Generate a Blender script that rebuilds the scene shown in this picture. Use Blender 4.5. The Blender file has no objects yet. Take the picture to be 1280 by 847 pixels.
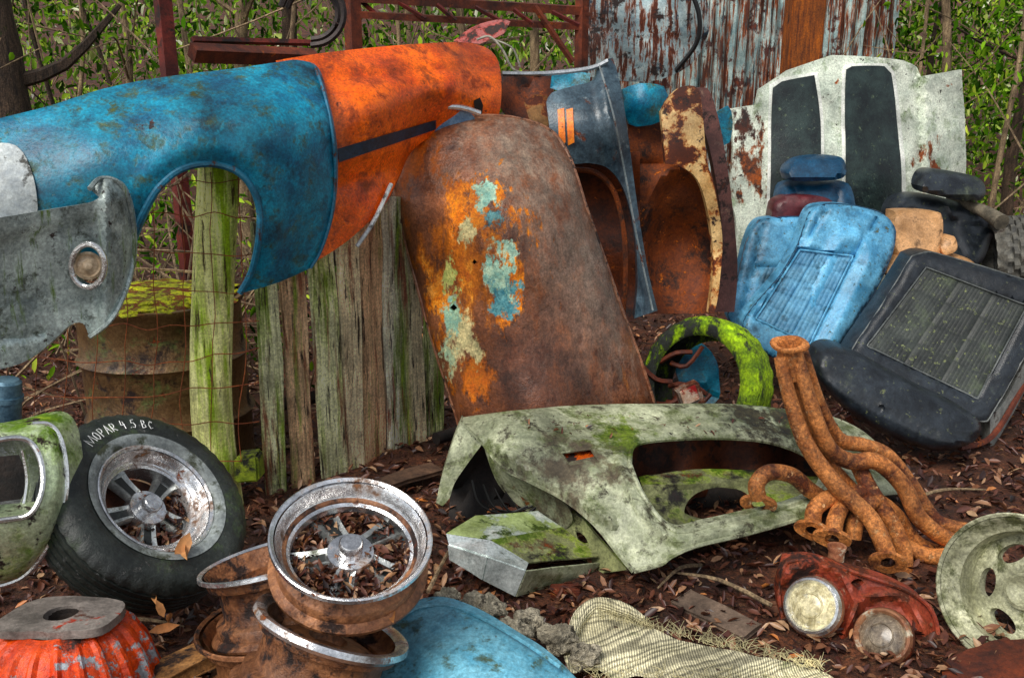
import bpy,bmesh,math,random
import numpy as np
from mathutils import Vector as Vec, Matrix, noise
from mathutils.geometry import delaunay_2d_cdt
random.seed(7); np.random.seed(7)
SC=bpy.context.scene; COL=SC.collection
F=1100.; PIT=math.radians(14.9); CH=1.6
sp_,cp_=math.sin(PIT),math.cos(PIT)
def ray(px,py):
    cx=(px-640)/F; cy=(423.5-py)/F
    return Vec((cx,cp_+cy*sp_,-sp_+cy*cp_))
def V(px,py,Y):
    d=ray(px,py); t=Y/d.y
    return Vec((d.x*t,Y,CH+d.z*t))
def G(px,py,z=0):
    d=ray(px,py); t=(CH-z)/(-d.z)
    return Vec((d.x*t,d.y*t,z))
UPV=Vec((0,sp_,cp_))
# ------------------------------------------------------------ materials
GAM=1.3; SAT=1.08
class NT:
    def __init__(s,name):
        s.m=bpy.data.materials.new(name); s.m.use_nodes=True
        s.t=s.m.node_tree; s.b=s.t.nodes['Principled BSDF']; s.l=s.t.links
        s.tc=s.t.nodes.new('ShaderNodeTexCoord').outputs['Object']
        s.geo=s.t.nodes.new('ShaderNodeNewGeometry')
    def n(s,t): return s.t.nodes.new(t)
    def put(s,inp,v):
        if isinstance(v,bpy.types.NodeSocket): s.l.new(v,inp)
        elif isinstance(v,(tuple,list)) and len(v)==3 and inp.type=='RGBA': inp.default_value=(*v,1)
        else: inp.default_value=v
    def mapv(s,sc,loc=(0,0,0)):
        n=s.n('ShaderNodeMapping'); s.l.new(s.tc,n.inputs['Vector']); n.inputs['Scale'].default_value=sc; n.inputs['Location'].default_value=loc; return n.outputs[0]
    def noise(s,scale,detail=6,rough=.6,vec=None,dist=0.):
        n=s.n('ShaderNodeTexNoise'); s.l.new(vec or s.tc,n.inputs['Vector'])
        n.inputs['Scale'].default_value=scale; n.inputs['Detail'].default_value=detail
        n.inputs['Roughness'].default_value=rough; n.inputs['Distortion'].default_value=dist
        return n.outputs['Fac']
    def ramp(s,fac,stops):
        n=s.n('ShaderNodeValToRGB'); s.l.new(fac,n.inputs[0]); e=n.color_ramp.elements
        while len(e)<len(stops): e.new(.5)
        for i,(p,c) in enumerate(stops):
            e[i].position=p; e[i].color=(*c,1) if isinstance(c,tuple) else (c,c,c,1)
        return n.outputs[0]
    def mix(s,f,a,b,bl='MIX'):
        n=s.n('ShaderNodeMix'); n.data_type='RGBA'; n.blend_type=bl
        s.put(n.inputs[0],f); s.put(n.inputs[6],a); s.put(n.inputs[7],b); return n.outputs[2]
    def ma(s,op,a,b=0.):
        n=s.n('ShaderNodeMath'); n.operation=op; s.put(n.inputs[0],a); s.put(n.inputs[1],b); return n.outputs[0]
    def upz(s):
        n=s.n('ShaderNodeSeparateXYZ'); s.l.new(s.geo.outputs['Normal'],n.inputs[0]); return n.outputs[2]
    def warped(s,scale,amp,sc=(1,1,.7)):
        """object coordinates pushed about by a colour noise, squeezed so that marks run taller than wide"""
        n=s.n('ShaderNodeTexNoise'); s.l.new(s.tc,n.inputs['Vector']); n.inputs['Scale'].default_value=scale; n.inputs['Detail'].default_value=7; n.inputs['Roughness'].default_value=.68
        a=s.n('ShaderNodeVectorMath'); a.operation='SUBTRACT'; s.l.new(n.outputs['Color'],a.inputs[0]); a.inputs[1].default_value=(.5,.5,.5)
        b=s.n('ShaderNodeVectorMath'); b.operation='SCALE'; s.l.new(a.outputs[0],b.inputs[0]); b.inputs['Scale'].default_value=amp
        c=s.n('ShaderNodeVectorMath'); c.operation='ADD'; s.l.new(s.tc,c.inputs[0]); s.l.new(b.outputs[0],c.inputs[1])
        d=s.n('ShaderNodeVectorMath'); d.operation='MULTIPLY'; s.l.new(c.outputs[0],d.inputs[0]); d.inputs[1].default_value=sc
        return d.outputs[0]
    def bump(s,h,st=.5,dist=.01):
        n=s.n('ShaderNodeBump'); n.inputs['Strength'].default_value=st; n.inputs['Distance'].default_value=dist
        s.l.new(h,n.inputs['Height']); s.l.new(n.outputs[0],s.b.inputs['Normal'])
def surf(name,c1,c2,sc=5,layers=(),rough=.5,metal=0.,bump=.35,bsc=70,speck=.2,stretch=None,coat=0.,bd=.006,weave=0,gam=None):
    N=NT(name)
    bv=N.mapv(stretch) if stretch else None
    base=N.noise(sc,7,.7,bv,.3)
    fine=N.noise(bsc,4,.75,bv)
    col=N.mix(N.ramp(N.ma('ADD',N.ma('MULTIPLY',base,.78),N.ma('MULTIPLY',fine,.22)),[(.38,0.),(.6,1.)]),c1,c2)
    rg=rough; mt=metal; hs=fine
    sh=None
    for L in layers:
        k,A,B=L[0],L[1],L[2]
        if k=='spot':
            if sh is None:
                sh=(N.noise(9,9,.72,N.mapv((1.4,1.,.65))),N.noise(17,8,.75,N.mapv((1.3,1,.8),(3.3,1.7,5.1))),N.noise(22,5,.7))
                wb=N.warped(7,.30); ws=N.warped(16,.17)
            soft=L[5] if len(L)>5 else .07
            d=N.n('ShaderNodeVectorMath'); d.operation='DISTANCE'; N.l.new(wb if L[4]>.1 else ws,d.inputs[0])
            d.inputs[1].default_value=(L[3][0],L[3][1],L[3][2]*.7)
            src=sh[0] if L[4]>.1 else N.ma('ADD',N.ma('MULTIPLY',sh[1],.85),.09)
            q=N.ma('SUBTRACT',src,N.ma('MULTIPLY',d.outputs['Value'],.26/L[4]))
            mk=N.ramp(q,[(.375-soft/2,0.),(.375+soft/2,1.)])
            cc=N.mix(N.ramp(sh[2],[(.38,0.),(.62,1.)]),A,B)
        else:
            v=N.mapv((6,6,.5)) if k=='st' else None
            nn=N.noise(L[3],8,.72,v,.2)
            nc=nn
            if k=='up':
                nn=N.ma('ADD',nn,N.ma('MULTIPLY',N.upz(),.28))
            mk=N.ramp(nn,[(L[4],0.),(min(1,L[4]+L[5]),1.)])
            cc=N.mix(N.ramp(N.ma('FRACT',N.ma('MULTIPLY',nc,5.)),[(.2,0.),(.5,1.),(.8,0.)]),A,B)
        col=N.mix(mk,col,cc)
        rg=N.ma('MAXIMUM',rg,N.ma('MULTIPLY',mk,.72))
        if metal>0: mt=N.ma('MULTIPLY',mt,N.ma('SUBTRACT',1.,mk))
        hs=N.ma('ADD',hs,N.ma('MULTIPLY',mk,.7 if k=='up' else -.5))
    sk=N.noise(95,4,.75)
    col=N.mix(speck,col,N.ramp(sk,[(.36,.25),(.5,1.05),(.64,1.9)]),'MULTIPLY')
    big=N.noise(2.6,5,.65)
    col=N.mix(.6,col,N.ramp(big,[(.34,.45),(.5,1.1),(.64,1.75)]),'MULTIPLY')
    if weave:
        for ax in ('X','Z'):
            wv=N.n('ShaderNodeTexWave'); wv.bands_direction=ax; N.l.new(N.tc,wv.inputs[0]); wv.inputs['Scale'].default_value=weave; wv.inputs['Distortion'].default_value=.6; wv.inputs['Detail'].default_value=0
            col=N.mix(.55,col,N.ramp(wv.outputs['Fac'],[(.05,.3),(.5,1.25)]),'MULTIPLY'); hs=N.ma('ADD',hs,wv.outputs['Fac'])
    g=N.n('ShaderNodeGamma'); N.l.new(col,g.inputs[0]); g.inputs[1].default_value=gam or GAM
    h=N.n('ShaderNodeHueSaturation'); h.inputs['Saturation'].default_value=SAT; N.l.new(g.outputs[0],h.inputs['Color'])
    N.put(N.b.inputs['Base Color'],h.outputs[0]); N.put(N.b.inputs['Roughness'],rg); N.put(N.b.inputs['Metallic'],mt)
    if coat: N.b.inputs['Coat Weight'].default_value=coat; N.b.inputs['Coat Roughness'].default_value=.2
    N.bump(hs,bump,bd)
    return N.m
def plain(name,c,rough=.5,metal=0.,var=.4,sc=30):
    return surf(name,tuple(x*(1-var) for x in c),tuple(min(1,x*(1+var)) for x in c),sc,(),rough,metal,.25,90,.15)
R1,R2=(.12,.035,.014),(.42,.13,.025); R3=(.035,.015,.01)
ORG1,ORG2=(.55,.17,.02),(.85,.36,.06)
MO1,MO2=(.07,.11,.012),(.26,.33,.03)
DIRT=(.03,.025,.015)
# ------------------------------------------------------------ geometry
def cr(a,b,c,d,t): return .5*((2*b)+(c-a)*t+(2*a-5*b+4*c-d)*t*t+(3*b-a-3*c+d)*t**3)
def out2(pts,step,closed=True):
    n=len(pts); o=[]
    for i in range(n if closed else n-1):
        p=[pts[(i+k)%n] if closed else pts[max(0,min(n-1,i+k))] for k in (-1,0,1,2)]; q=[np.array(x[:2],float) for x in p]
        if len(p[1])>2: q[0]=q[1]
        if len(p[2])>2: q[3]=q[2]
        k=max(1,int(np.linalg.norm(q[2]-q[1])/step))
        for j in range(k): 
            w=cr(q[0],q[1],q[2],q[3],j/k); o.append((float(w[0]),float(w[1])))
    return o
def inpoly(x,y,poly):
    ins=np.zeros(len(x),bool); j=len(poly)-1
    for i in range(len(poly)):
        xi,yi=poly[i]; xj,yj=poly[j]
        ins^=((yi>y)!=(yj>y))&(x<(xj-xi)*(y-yi)/((yj-yi)+1e-12)+xi); j=i
    return ins
def mind(x,y,poly):
    P=np.array(poly); return np.sqrt(((x[:,None]-P[:,0])**2+(y[:,None]-P[:,1])**2).min(1))
def tps(pts):
    P=np.array(pts,float); xy=P[:,:2]/100.; n=len(P)
    def K(r2): return np.where(r2>1e-12,.5*r2*np.log(r2+1e-12),0)
    A=np.zeros((n+3,n+3)); r2=((xy[:,None]-xy[None])**2).sum(2)
    A[:n,:n]=K(r2)+np.eye(n)*1e-3; A[:n,n]=1; A[:n,n+1:]=xy; A[n,:n]=1; A[n+1:,:n]=xy.T
    w=np.linalg.lstsq(A,np.concatenate([P[:,2],np.zeros(3)]),rcond=None)[0]
    def f(x,y):
        q=np.stack([np.asarray(x)/100.,np.asarray(y)/100.],1); r=((q[:,None]-xy[None])**2).sum(2)
        return K(r)@w[:n]+w[n]+q@w[n+1:]
    return f
def g_cdt(O,Hs,fn,sp,back=None,closed=False):
    pts=list(O); E=[(i,(i+1)%len(O)) for i in range(len(O))]
    for H in Hs:
        b=len(pts); pts+=H; E+=[(b+i,b+(i+1)%len(H)) for i in range(len(H))]
    A=np.array(pts); mn=A.min(0); mx=A.max(0)
    gx,gy=np.meshgrid(np.arange(mn[0]+sp*.5,mx[0],sp),np.arange(mn[1]+sp*.5,mx[1],sp))
    gx[::2]+=sp*.5; gx=gx.ravel(); gy=gy.ravel()
    k=inpoly(gx,gy,O)
    for H in Hs: k&=~inpoly(gx,gy,H)
    gx,gy=gx[k],gy[k]
    if len(gx):
        k=mind(gx,gy,pts)>sp*.55; gx,gy=gx[k],gy[k]
    pts=pts+list(zip(gx.tolist(),gy.tolist()))
    r=delaunay_2d_cdt([Vec(p) for p in pts],E,[],0,1e-6)
    P=np.array([tuple(v) for v in r[0]]); fs=[tuple(f) for f in r[2]]
    c=np.array([P[list(f)].mean(0) for f in fs])
    k=inpoly(c[:,0],c[:,1],O)
    for H in Hs: k&=~inpoly(c[:,0],c[:,1],H)
    fs=[tuple(reversed(f)) for f,kk in zip(fs,k) if kk]
    vs=[Vec(v) for v in fn(P[:,0],P[:,1])]
    if back is not None:
        back=Vec(back); de={}
        for f in fs:
            for a,b in zip(f,f[1:]+f[:1]): de[(a,b)]=1
        n=len(vs); m={}
        if closed:
            for i in range(n): m[i]=n+i; vs.append(vs[i]+back)
        for (a,b) in list(de):
            if (b,a) not in de:
                for q in (a,b):
                    if q not in m: m[q]=len(vs); vs.append(vs[q]+back)
                fs.append((b,a,m[a],m[b]))
        if closed: fs+= [tuple(n+i for i in reversed(f)) for f in fs[:] if max(f)<n]
    return vs,fs
def g_panel(outl,dep,holes=(),step=9,fl=.025,closed=False,puff=None,extra=None,wob=.004,dY=0.,back=None,wf=3.):
    O=out2(outl,step); Hs=[out2(h,step*.8) for h in holes]; D=tps(dep) if isinstance(dep,list) else dep
    def fn(x,y):
        Y=D(x,y)+dY
        if puff:
            d=mind(x,y,out2(outl,2.5)); q=np.clip(d/puff[1],0,1); Y=Y-puff[0]*(1-(1-q)**2)
        if extra is not None: Y=Y+extra(x,y)
        o=[]
        for a,b,c in zip(x,y,Y):
            v=V(a,b,c)
            if wob: v.y+=wob*(noise.noise(v*wf)*1.5+noise.noise(v*wf*3)*.6)
            o.append(v)
        return o
    return g_cdt(O,Hs,fn,step*1.25,back or (0,fl,0) if fl else None,closed)
def g_lathe(prof,n=48,M=None,mod=None,arc=(0,2*math.pi)):
    vs=[];fs=[];m=len(prof); full=abs(arc[1]-arc[0]-2*math.pi)<1e-6
    cnt=n if full else n+1
    for i in range(cnt):
        a=arc[0]+(arc[1]-arc[0])*i/n
        for j,(r,z) in enumerate(prof):
            rr=r+(mod(i,j,a) if mod else 0)
            v=Vec((rr*math.cos(a),rr*math.sin(a),z)); vs.append(M@v if M else v)
    for i in range(n):
        i2=(i+1)%cnt
        for j in range(m-1): fs.append((i*m+j,i2*m+j,i2*m+j+1,i*m+j+1))
    return vs,fs
def spl(pts,res=6):
    n=len(pts);o=[]
    if n<3: return [Vec(p) for p in pts]
    for i in range(n-1):
        a=pts[max(0,i-1)];b=pts[i];c=pts[i+1];d=pts[min(n-1,i+2)]
        for j in range(res): o.append(cr(Vec(a),Vec(b),Vec(c),Vec(d),j/res))
    o.append(Vec(pts[-1])); return o
def g_tube(pts,rad,sides=8,res=6,wob=0.,caps=True,smooth=True):
    n0=len(pts); P=spl(pts,res) if smooth else [Vec(p) for p in pts]
    n=len(P)
    if not isinstance(rad,(list,tuple)): rad=[rad]*n0
    rr=[float(np.interp(i/(n-1)*(n0-1),range(n0),rad)) for i in range(n)]
    vs=[];fs=[];u=None
    for i in range(n):
        t=(P[min(n-1,i+1)]-P[max(0,i-1)]).normalized()
        if u is None: u=t.orthogonal().normalized() if sides>4 else (t.cross(Vec((.7,.7,.1))).normalized())
        u=(u-t*u.dot(t)).normalized(); w=t.cross(u)
        for k in range(sides):
            a=2*math.pi*(k+.5)/sides; r=rr[i]*(1+wob*random.uniform(-1,1))
            vs.append(P[i]+(u*math.cos(a)+w*math.sin(a))*r)
    for i in range(n-1):
        for k in range(sides):
            k2=(k+1)%sides; fs.append((i*sides+k,i*sides+k2,(i+1)*sides+k2,(i+1)*sides+k))
    if caps: fs.append(tuple(reversed(range(sides)))); fs.append(tuple((n-1)*sides+k for k in range(sides)))
    return vs,fs
def g_box(c,ax,ay,az,bev=.004,sub=1,wob=0.,taper=None):
    bm=bmesh.new(); bmesh.ops.create_cube(bm,size=2)
    M=Matrix((ax,ay,az)).transposed()
    for v in bm.verts: v.co=M@v.co+Vec(c)
    if bev: bmesh.ops.bevel(bm,geom=bm.edges[:],offset=bev,segments=2,affect='EDGES')
    if sub>1: bmesh.ops.subdivide_edges(bm,edges=bm.edges[:],cuts=sub,use_grid_fill=True)
    if wob:
        for v in bm.verts: v.co+=Vec(noise.noise_vector(v.co*6))*wob
    bm.verts.index_update()
    r=[v.co.copy() for v in bm.verts],[tuple(v.index for v in f.verts) for f in bm.faces]
    bm.free(); return r
def g_lump(c,rad,amp=.3,sub=3,fr=2.,sq=(1,1,1)):
    bm=bmesh.new(); bmesh.ops.create_icosphere(bm,subdivisions=sub,radius=1)
    o=Vec((random.random()*50,)*3)
    for v in bm.verts:
        d=1+amp*noise.fractal(v.co*fr+o,1.,2.,4)
        v.co=Vec(c)+Vec((v.co.x*sq[0],v.co.y*sq[1],v.co.z*sq[2]))*rad*d
    bm.verts.index_update()
    r=[v.co.copy() for v in bm.verts],[tuple(v.index for v in f.verts) for f in bm.faces]; bm.free(); return r
WR={}
def link(o,parent):
    COL.objects.link(o)
    if parent is not None:
        o.parent=parent
        if parent.name in WR: o.matrix_parent_inverse=Matrix.Translation(-WR[parent.name])
def mk(name,geos,mat,parent=None,ang=38,smooth=True):
    if isinstance(geos,tuple): geos=[geos]
    vs=[];fs=[]
    for v,f in geos:
        b=len(vs); vs+=v; fs+=[tuple(i+b for i in q) for q in f]
    me=bpy.data.meshes.new(name); me.from_pydata([tuple(v) for v in vs],[],fs); me.materials.append(mat)
    me.polygons.foreach_set('use_smooth',[smooth]*len(me.polygons)); me.update()
    if smooth: me.set_sharp_from_angle(angle=math.radians(ang))
    o=bpy.data.objects.new(name,me); link(o,parent); return o
def tag(o,label=None,cat=None,group=None,kind=None):
    if label:o['label']=label
    if cat:o['category']=cat
    if group:o['group']=group
    if kind:o['kind']=kind
    return o
def thing(name,label,cat,loc,group=None,world=True,rot=None):
    o=bpy.data.objects.new(name,None); o.empty_display_size=.1; o.location=loc; COL.objects.link(o)
    if rot is not None: o.rotation_euler=rot
    if world: WR[o.name]=Vec(loc)
    return tag(o,label,cat,group)
def zrot(z,roll=0.):
    z=Vec(z).normalized(); y=Vec((0,0,1)) if abs(z.z)<.97 else Vec((0,1,0)); y=(y-z*y.dot(z)).normalized(); x=y.cross(z)
    return Matrix((x,y,z)).transposed()@Matrix.Rotation(roll,3,'Z')
def axrot(px,py,r,u,roll=0.):
    return zrot(-ray(px,py).normalized()+Vec((1,0,0))*r+UPV*u,roll)
# ------------------------------------------------------------ ground
def gz(x,y):
    s=max(0.,min(1.,(2.35-y)/.6)); s=s*s*(3-2*s)
    m=.17*s*max(0.,min(1.,(.75-x)/.6))
    h=0.
    if y>17: h=(y-17)*.22 if y<60 else 9.5
    return .03*noise.noise(Vec((x*1.7,y*1.7,0)))+.012*noise.noise(Vec((x*6,y*6,3)))+m+h
xs=np.concatenate([-np.geomspace(150,4.2,16),np.arange(-4,5,.06),np.geomspace(5.2,150,16)])
ys=np.concatenate([-np.geomspace(60,1,8),np.arange(-.5,9,.06),np.geomspace(9.3,240,30)])
vs=[Vec((x,y,gz(x,y))) for y in ys for x in xs]; nx=len(xs)
fs=[(j*nx+i,j*nx+i+1,(j+1)*nx+i+1,(j+1)*nx+i) for j in range(len(ys)-1) for i in range(nx-1)]
m_ground=surf('leafy_soil',(.06,.025,.018),(.20,.09,.05),9,[('n',(.30,.17,.1),(.1,.04,.025),26,.55,.08),('n',(.05,.08,.012),(.12,.15,.03),1.2,.62,.1)],.8,0,1.,40,.6,bd=.03)
tag(mk('ground',(vs,fs),m_ground),kind='structure')
def leafmesh(name,pos,size,tilt,mat,up=.0,nrm=None,label=None,slim=.8):
    n=len(pos)
    shp=np.array([(-1,0,0),(-.45,.42,.16),(.25,.45,.18),(1,0,.02),(.25,-.45,.18),(-.45,-.42,.16),])
    a=np.random.rand(n)*2*np.pi; tx=(np.random.rand(n)-.5)*2*tilt; ty=(np.random.rand(n)-.5)*2*tilt
    s=size*(.5+1.*np.random.rand(n))
    ca,sa=np.cos(a),np.sin(a); cx,sx=np.cos(tx),np.sin(tx); cy,sy=np.cos(ty),np.sin(ty)
    out=np.zeros((n,6,3)); wd=slim*(.6+.6*np.random.rand(n)); cu=.5+2*np.random.rand(n)
    for k in range(6):
        x,y,z=shp[k]; x=x*s; y=y*s*wd; z=z*s*cu
        y2=y*cx-z*sx; z2=y*sx+z*cx; x2=x*cy+z2*sy; z3=-x*sy+z2*cy
        out[:,k,0]=x2*ca-y2*sa; out[:,k,1]=x2*sa+y2*ca; out[:,k,2]=z3
    out+=pos[:,None,:]
    me=bpy.data.meshes.new(name); V_=out.reshape(-1,3)
    b=(np.arange(n)*6)[:,None]
    q=np.concatenate([b+np.array([[0,1,2,3]]),b+np.array([[0,3,4,5]])],1).reshape(-1,4)
    me.vertices.add(len(V_)); me.vertices.foreach_set('co',V_.ravel())
    me.loops.add(q.size); me.loops.foreach_set('vertex_index',q.ravel().astype(np.int32))
    me.polygons.add(len(q)); me.polygons.foreach_set('loop_start',(np.arange(len(q))*4).astype(np.int32))
    me.update(calc_edges=True); me.materials.append(mat)
    o=bpy.data.objects.new(name,me); COL.objects.link(o); tag(o,label,None,None,'stuff'); return o
def leafmat(name,stops,trans=.3,rough=.6,cheap=False):
    N=NT(name); c=N.ramp(N.geo.outputs['Random Per Island'],stops)
    if not cheap: c=N.mix(.5,c,N.ramp(N.noise(60,3,.7),[(.3,.35),(.65,1.3)]),'MULTIPLY')
    else: c=N.mix(.8,c,N.ramp(N.noise(.9,3,.6),[(.38,.30),(.5,.9),(.62,1.7)]),'MULTIPLY')
    N.put(N.b.inputs['Base Color'],c); N.b.inputs['Roughness'].default_value=rough
    if cheap:
        d=N.n('ShaderNodeBsdfDiffuse'); N.l.new(c,d.inputs[0]); src=d.outputs[0]
    else: src=N.b.outputs[0]
    if trans or cheap:
        t=N.n('ShaderNodeBsdfTranslucent'); N.l.new(c,t.inputs[0]); ms=N.n('ShaderNodeMixShader'); ms.inputs[0].default_value=trans
        N.l.new(src,ms.inputs[1]); N.l.new(t.outputs[0],ms.inputs[2])
        N.l.new(ms.outputs[0],N.t.nodes['Material Output'].inputs[0])
    return N.m
m_litter=leafmat('dead_leaves',[(0,(.016,.007,.006)),(.35,(.08,.022,.014)),(.65,(.17,.058,.028)),(.85,(.30,.14,.07)),(.95,(.50,.31,.17)),(1,(.55,.18,.035))],0,.42)
n=36000
y=1.2+np.random.rand(n)**1.5*7.5; x=(np.random.rand(n)-.5)*(y*1.4+1.5)
z=np.array([gz(a,b) for a,b in zip(x,y)])+.002+np.random.rand(n)*.025
tag(leafmesh('leaf_litter',np.stack([x,y,z],1),.022,.8,m_litter,label='brown dead leaves covering the ground'),cat='leaves')
# ------------------------------------------------------------ woods
m_leafA=leafmat('green_leaves',[(0,(.012,.035,.003)),(.25,(.04,.13,.007)),(.55,(.13,.34,.010)),(.8,(.34,.60,.03)),(1,(.75,.88,.10))],.45,cheap=True)
m_leafB=leafmat('far_leaves',[(0,(.02,.05,.006)),(.35,(.08,.2,.02)),(.7,(.32,.52,.05)),(.9,(.62,.70,.2)),(1,(.95,.95,.8))],.45,cheap=True)
def clumps(nc,per,xr,yr,zr,sg):
    c=np.stack([np.random.uniform(*xr,nc),np.random.uniform(*yr,nc),np.random.uniform(*zr,nc)],1)
    p=np.repeat(c,per,0)+np.random.randn(nc*per,3)*sg; p[:,2]=np.maximum(p[:,2],.1); return p
pA=np.concatenate([clumps(150,60,(-8,-.3),(7.5,11),(.4,4.2),.24),clumps(250,70,(3.3,9),(7.2,11),(.2,4.4),.24),clumps(40,50,(-1,4),(10,12),(2.5,4.4),.35),
   clumps(45,40,(-3.2,-1.0),(4.6,7),(.1,1.2),.22)])
tag(leafmesh('undergrowth_leaves',pA,.034,1.5,m_leafA,label='bright green leafy undergrowth behind the scrap'),cat='undergrowth')
pB=clumps(850,65,(-17,17),(13,22),(.5,8),.6)
tag(leafmesh('distant_woodland',pB,.08,1.5,m_leafB,label='distant mass of green woodland foliage'),cat='woodland')
m_bark=surf('bark',(.05,.035,.026),(.17,.12,.085),14,[('n',MO1,(.12,.14,.05),5,.58,.1)],.9,0,1,30,.5,(3,3,.5),bd=.03)
m_bark2=surf('pale_bark',(.14,.10,.07),(.42,.33,.22),14,[],.9,0,.8,50,.4,(3,3,.5))
def tree(name,label,cat,px,Y,r,h,lean,mat,group=None,limbs=6):
    b=V(px,300,Y); b.z=gz(b.x,b.y)-.05
    t=thing(name,label,cat,b,group)
    P=[b+Vec((lean*k/5*h+random.uniform(-.08,.08)*(k>0),random.uniform(-.1,.1)*(k>0),h*k/5)) for k in range(6)]
    mk('trunk',g_tube(P,[r*(1.2-.14*k) for k in range(6)],12,5,.05),mat,t)
    tips=[]
    for i in range(limbs):
        k=random.uniform(1.2,4.8); q=P[int(k)].lerp(P[int(k)+1],k%1); a=random.uniform(0,6.28); l=h*random.uniform(.12,.3)
        d=Vec((math.cos(a),math.sin(a),random.uniform(.2,1)))
        e=[q,q+d*l*.5+Vec((0,0,random.uniform(-.1,.1))),q+d*l+Vec((0,0,random.uniform(-.2,.3)))]
        mk('limb',g_tube(e,[r*.4,r*.28,r*.1],5,3),mat,t); tips.append(e[2]); tips.append(e[1])
    pts=[]
    for q in tips+[P[5],P[4]]:
        for _ in range(35): pts.append(tuple(q+Vec((random.gauss(0,.28),random.gauss(0,.28),random.gauss(0,.25)))))
    o=leafmesh('crown',np.array(pts),.035,1.5,m_leafA); del o['kind']; o.parent=t; o.matrix_parent_inverse=Matrix.Translation(-b)
    return t
tree('forest_tree','thick dark tree trunk at the left edge behind the blue fender','tree',37,6.2,.15,5,-.01,m_bark,limbs=7)
for px,Y,r,ln in [(90,8,.02,.12),(120,7.4,.018,-.1),(150,7.6,.03,.1),(190,8.5,.022,-.16),(270,7.3,.025,-.05),(312,9,.07,.02),(340,7.6,.02,.15),(385,8.5,.08,-.02),(500,8.8,.03,.06),(545,8,.02,-.1),(590,9,.04,-.06),(660,9,.05,.0),(1120,8.8,.03,.1),(1150,7.4,.015,-.1),(1185,8,.04,-.12),(1235,7.5,.022,.05),(1262,8.3,.05,-.04),(1060,12,.06,.02)]:
    tree('sapling','thin sapling in the woods behind the scrap pile','tree',px,Y,r,random.uniform(4.5,6),ln,random.choice([m_bark,m_bark2,m_bark]),'thin saplings in the woods',5)
gs=[]
for i in range(420):
    left=random.random()<.5
    c=Vec((random.uniform(-6.5,-.5) if left else random.uniform(2.8,7.5),random.uniform(5.8,8.5),random.uniform(.3,3.2)))
    if i<110: c=Vec((random.uniform(-2.8,-.9),random.uniform(3.9,5.5),random.uniform(0,1.0)))
    d=Vec((random.uniform(-1,1),random.uniform(-.3,.3),random.uniform(-.3,1.4))).normalized()*random.uniform(.4,1.5)
    gs.append(g_tube([c-d*.5,c+Vec((random.uniform(-.1,.1),0,random.uniform(-.1,.1))),c+d*.5],[.008,.006,.003],4,3,caps=False))
tag(mk('twig_tangle',gs,m_bark2),'tangle of thin pale bare twigs among the leaves','twigs',kind='stuff')
# ------------------------------------------------------------ background structure
m_rustpost=surf('rusted_steel',(.08,.028,.02),(.24,.08,.045),9,[('n',ORG1,R2,11,.61,.08)],.7,0,.6,60)
m_redpost=surf('rust_red_steel',(.12,.026,.022),(.24,.065,.05),8,[('n',R3,R1,7,.50,.1)],.7)
def post(px,Y,r,z0,z1,mat,label,cat='post',name='steel_post',lean=0):
    b=V(px,300,Y); b.z=0
    return tag(mk(name,g_tube([b+Vec((0,0,z0)),b+Vec((lean*.5,0,(z0+z1)/2)),b+Vec((lean,0,z1))],[r*1.05,r,r],4,4,.03),mat),label,cat)
post(232,4.9,.05,0,3.2,m_redpost,'dark red rusty steel post rising behind the blue fender')
post(453,6.3,.06,0,3.4,m_rustpost,'rusty steel post behind the orange fender')
post(722,6.6,.05,0,3.4,m_rustpost,'rusty steel post at left end of the corrugated shed')
m_owood=surf('orange_brown_wood',(.16,.055,.02),(.44,.17,.055),10,[('n',(.04,.016,.01),(.1,.04,.02),5,.54,.1)],.8,0,.6,60,.4,(5,5,.4))
bq=V(982,300,6.2); bq.z=1.6
tag(mk('wooden_post',g_box(bq,Vec((.105,0,0)),Vec((0,.1,0)),Vec((0,0,1.62)),.008,4,.012),m_owood),'orange brown wooden post in front of the corrugated shed','post')
def beam(name,a,b,r,mat,label,cat='beam',parent=None):
    o=mk(name,g_tube([a,a.lerp(b,.5),b],r,4,2),mat,parent)
    return tag(o,label,cat) if parent is None else o
beam('steel_beam',V(240,66,5),V(392,72,5.6),.055,m_rustpost,'rusty horizontal steel beam just above the blue fender')
beam('steel_beam',V(240,50,5.1),V(400,54,5.8),.02,m_redpost,'thin upper rail above the rusty beam over the blue fender')
tr=thing('roof_truss','rusty lattice truss spanning between posts above the orange fender','truss',V(590,20,6.4))
beam('chord',V(430,-4,6.3),V(735,14,6.6),.04,m_rustpost,'',parent=tr)
beam('chord',V(440,18,6.3),V(735,34,6.6),.03,m_rustpost,'',parent=tr)
for i in range(6): beam('brace',V(450+i*48,0+i*3,6.35),V(474+i*48+ (i%2)*10,22+i*2,6.35),.016,m_redpost,'',parent=tr)
beam('brace',V(668,8,6.5),V(716,78,6.5),.022,m_rustpost,'',parent=tr)
aw=thing('wheel_arch_frame','dark curved steel arch frame near the top left of centre','frame',V(395,60,5.6))
m_dkst=surf('dark_steel',(.03,.025,.025),(.08,.06,.055),9,[('n',R1,R2,11,.6,.08)],.5,.3)
for k,(r0) in enumerate((.21,.17)):
    mk('curved_rail',g_tube([V(390+math.cos(a)*r0*190,18+math.sin(a)*r0*185,5.0+k*.06) for a in np.linspace(-2.9,1.6,12)],.018,6,3),m_dkst,aw)
for a in (-2,-.8,.4): mk('rib',g_tube([V(390+math.cos(a)*30,18+math.sin(a)*30,5.0),V(390+math.cos(a)*41,18+math.sin(a)*41,5.05)],.012,5,2),m_dkst,aw)
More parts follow.
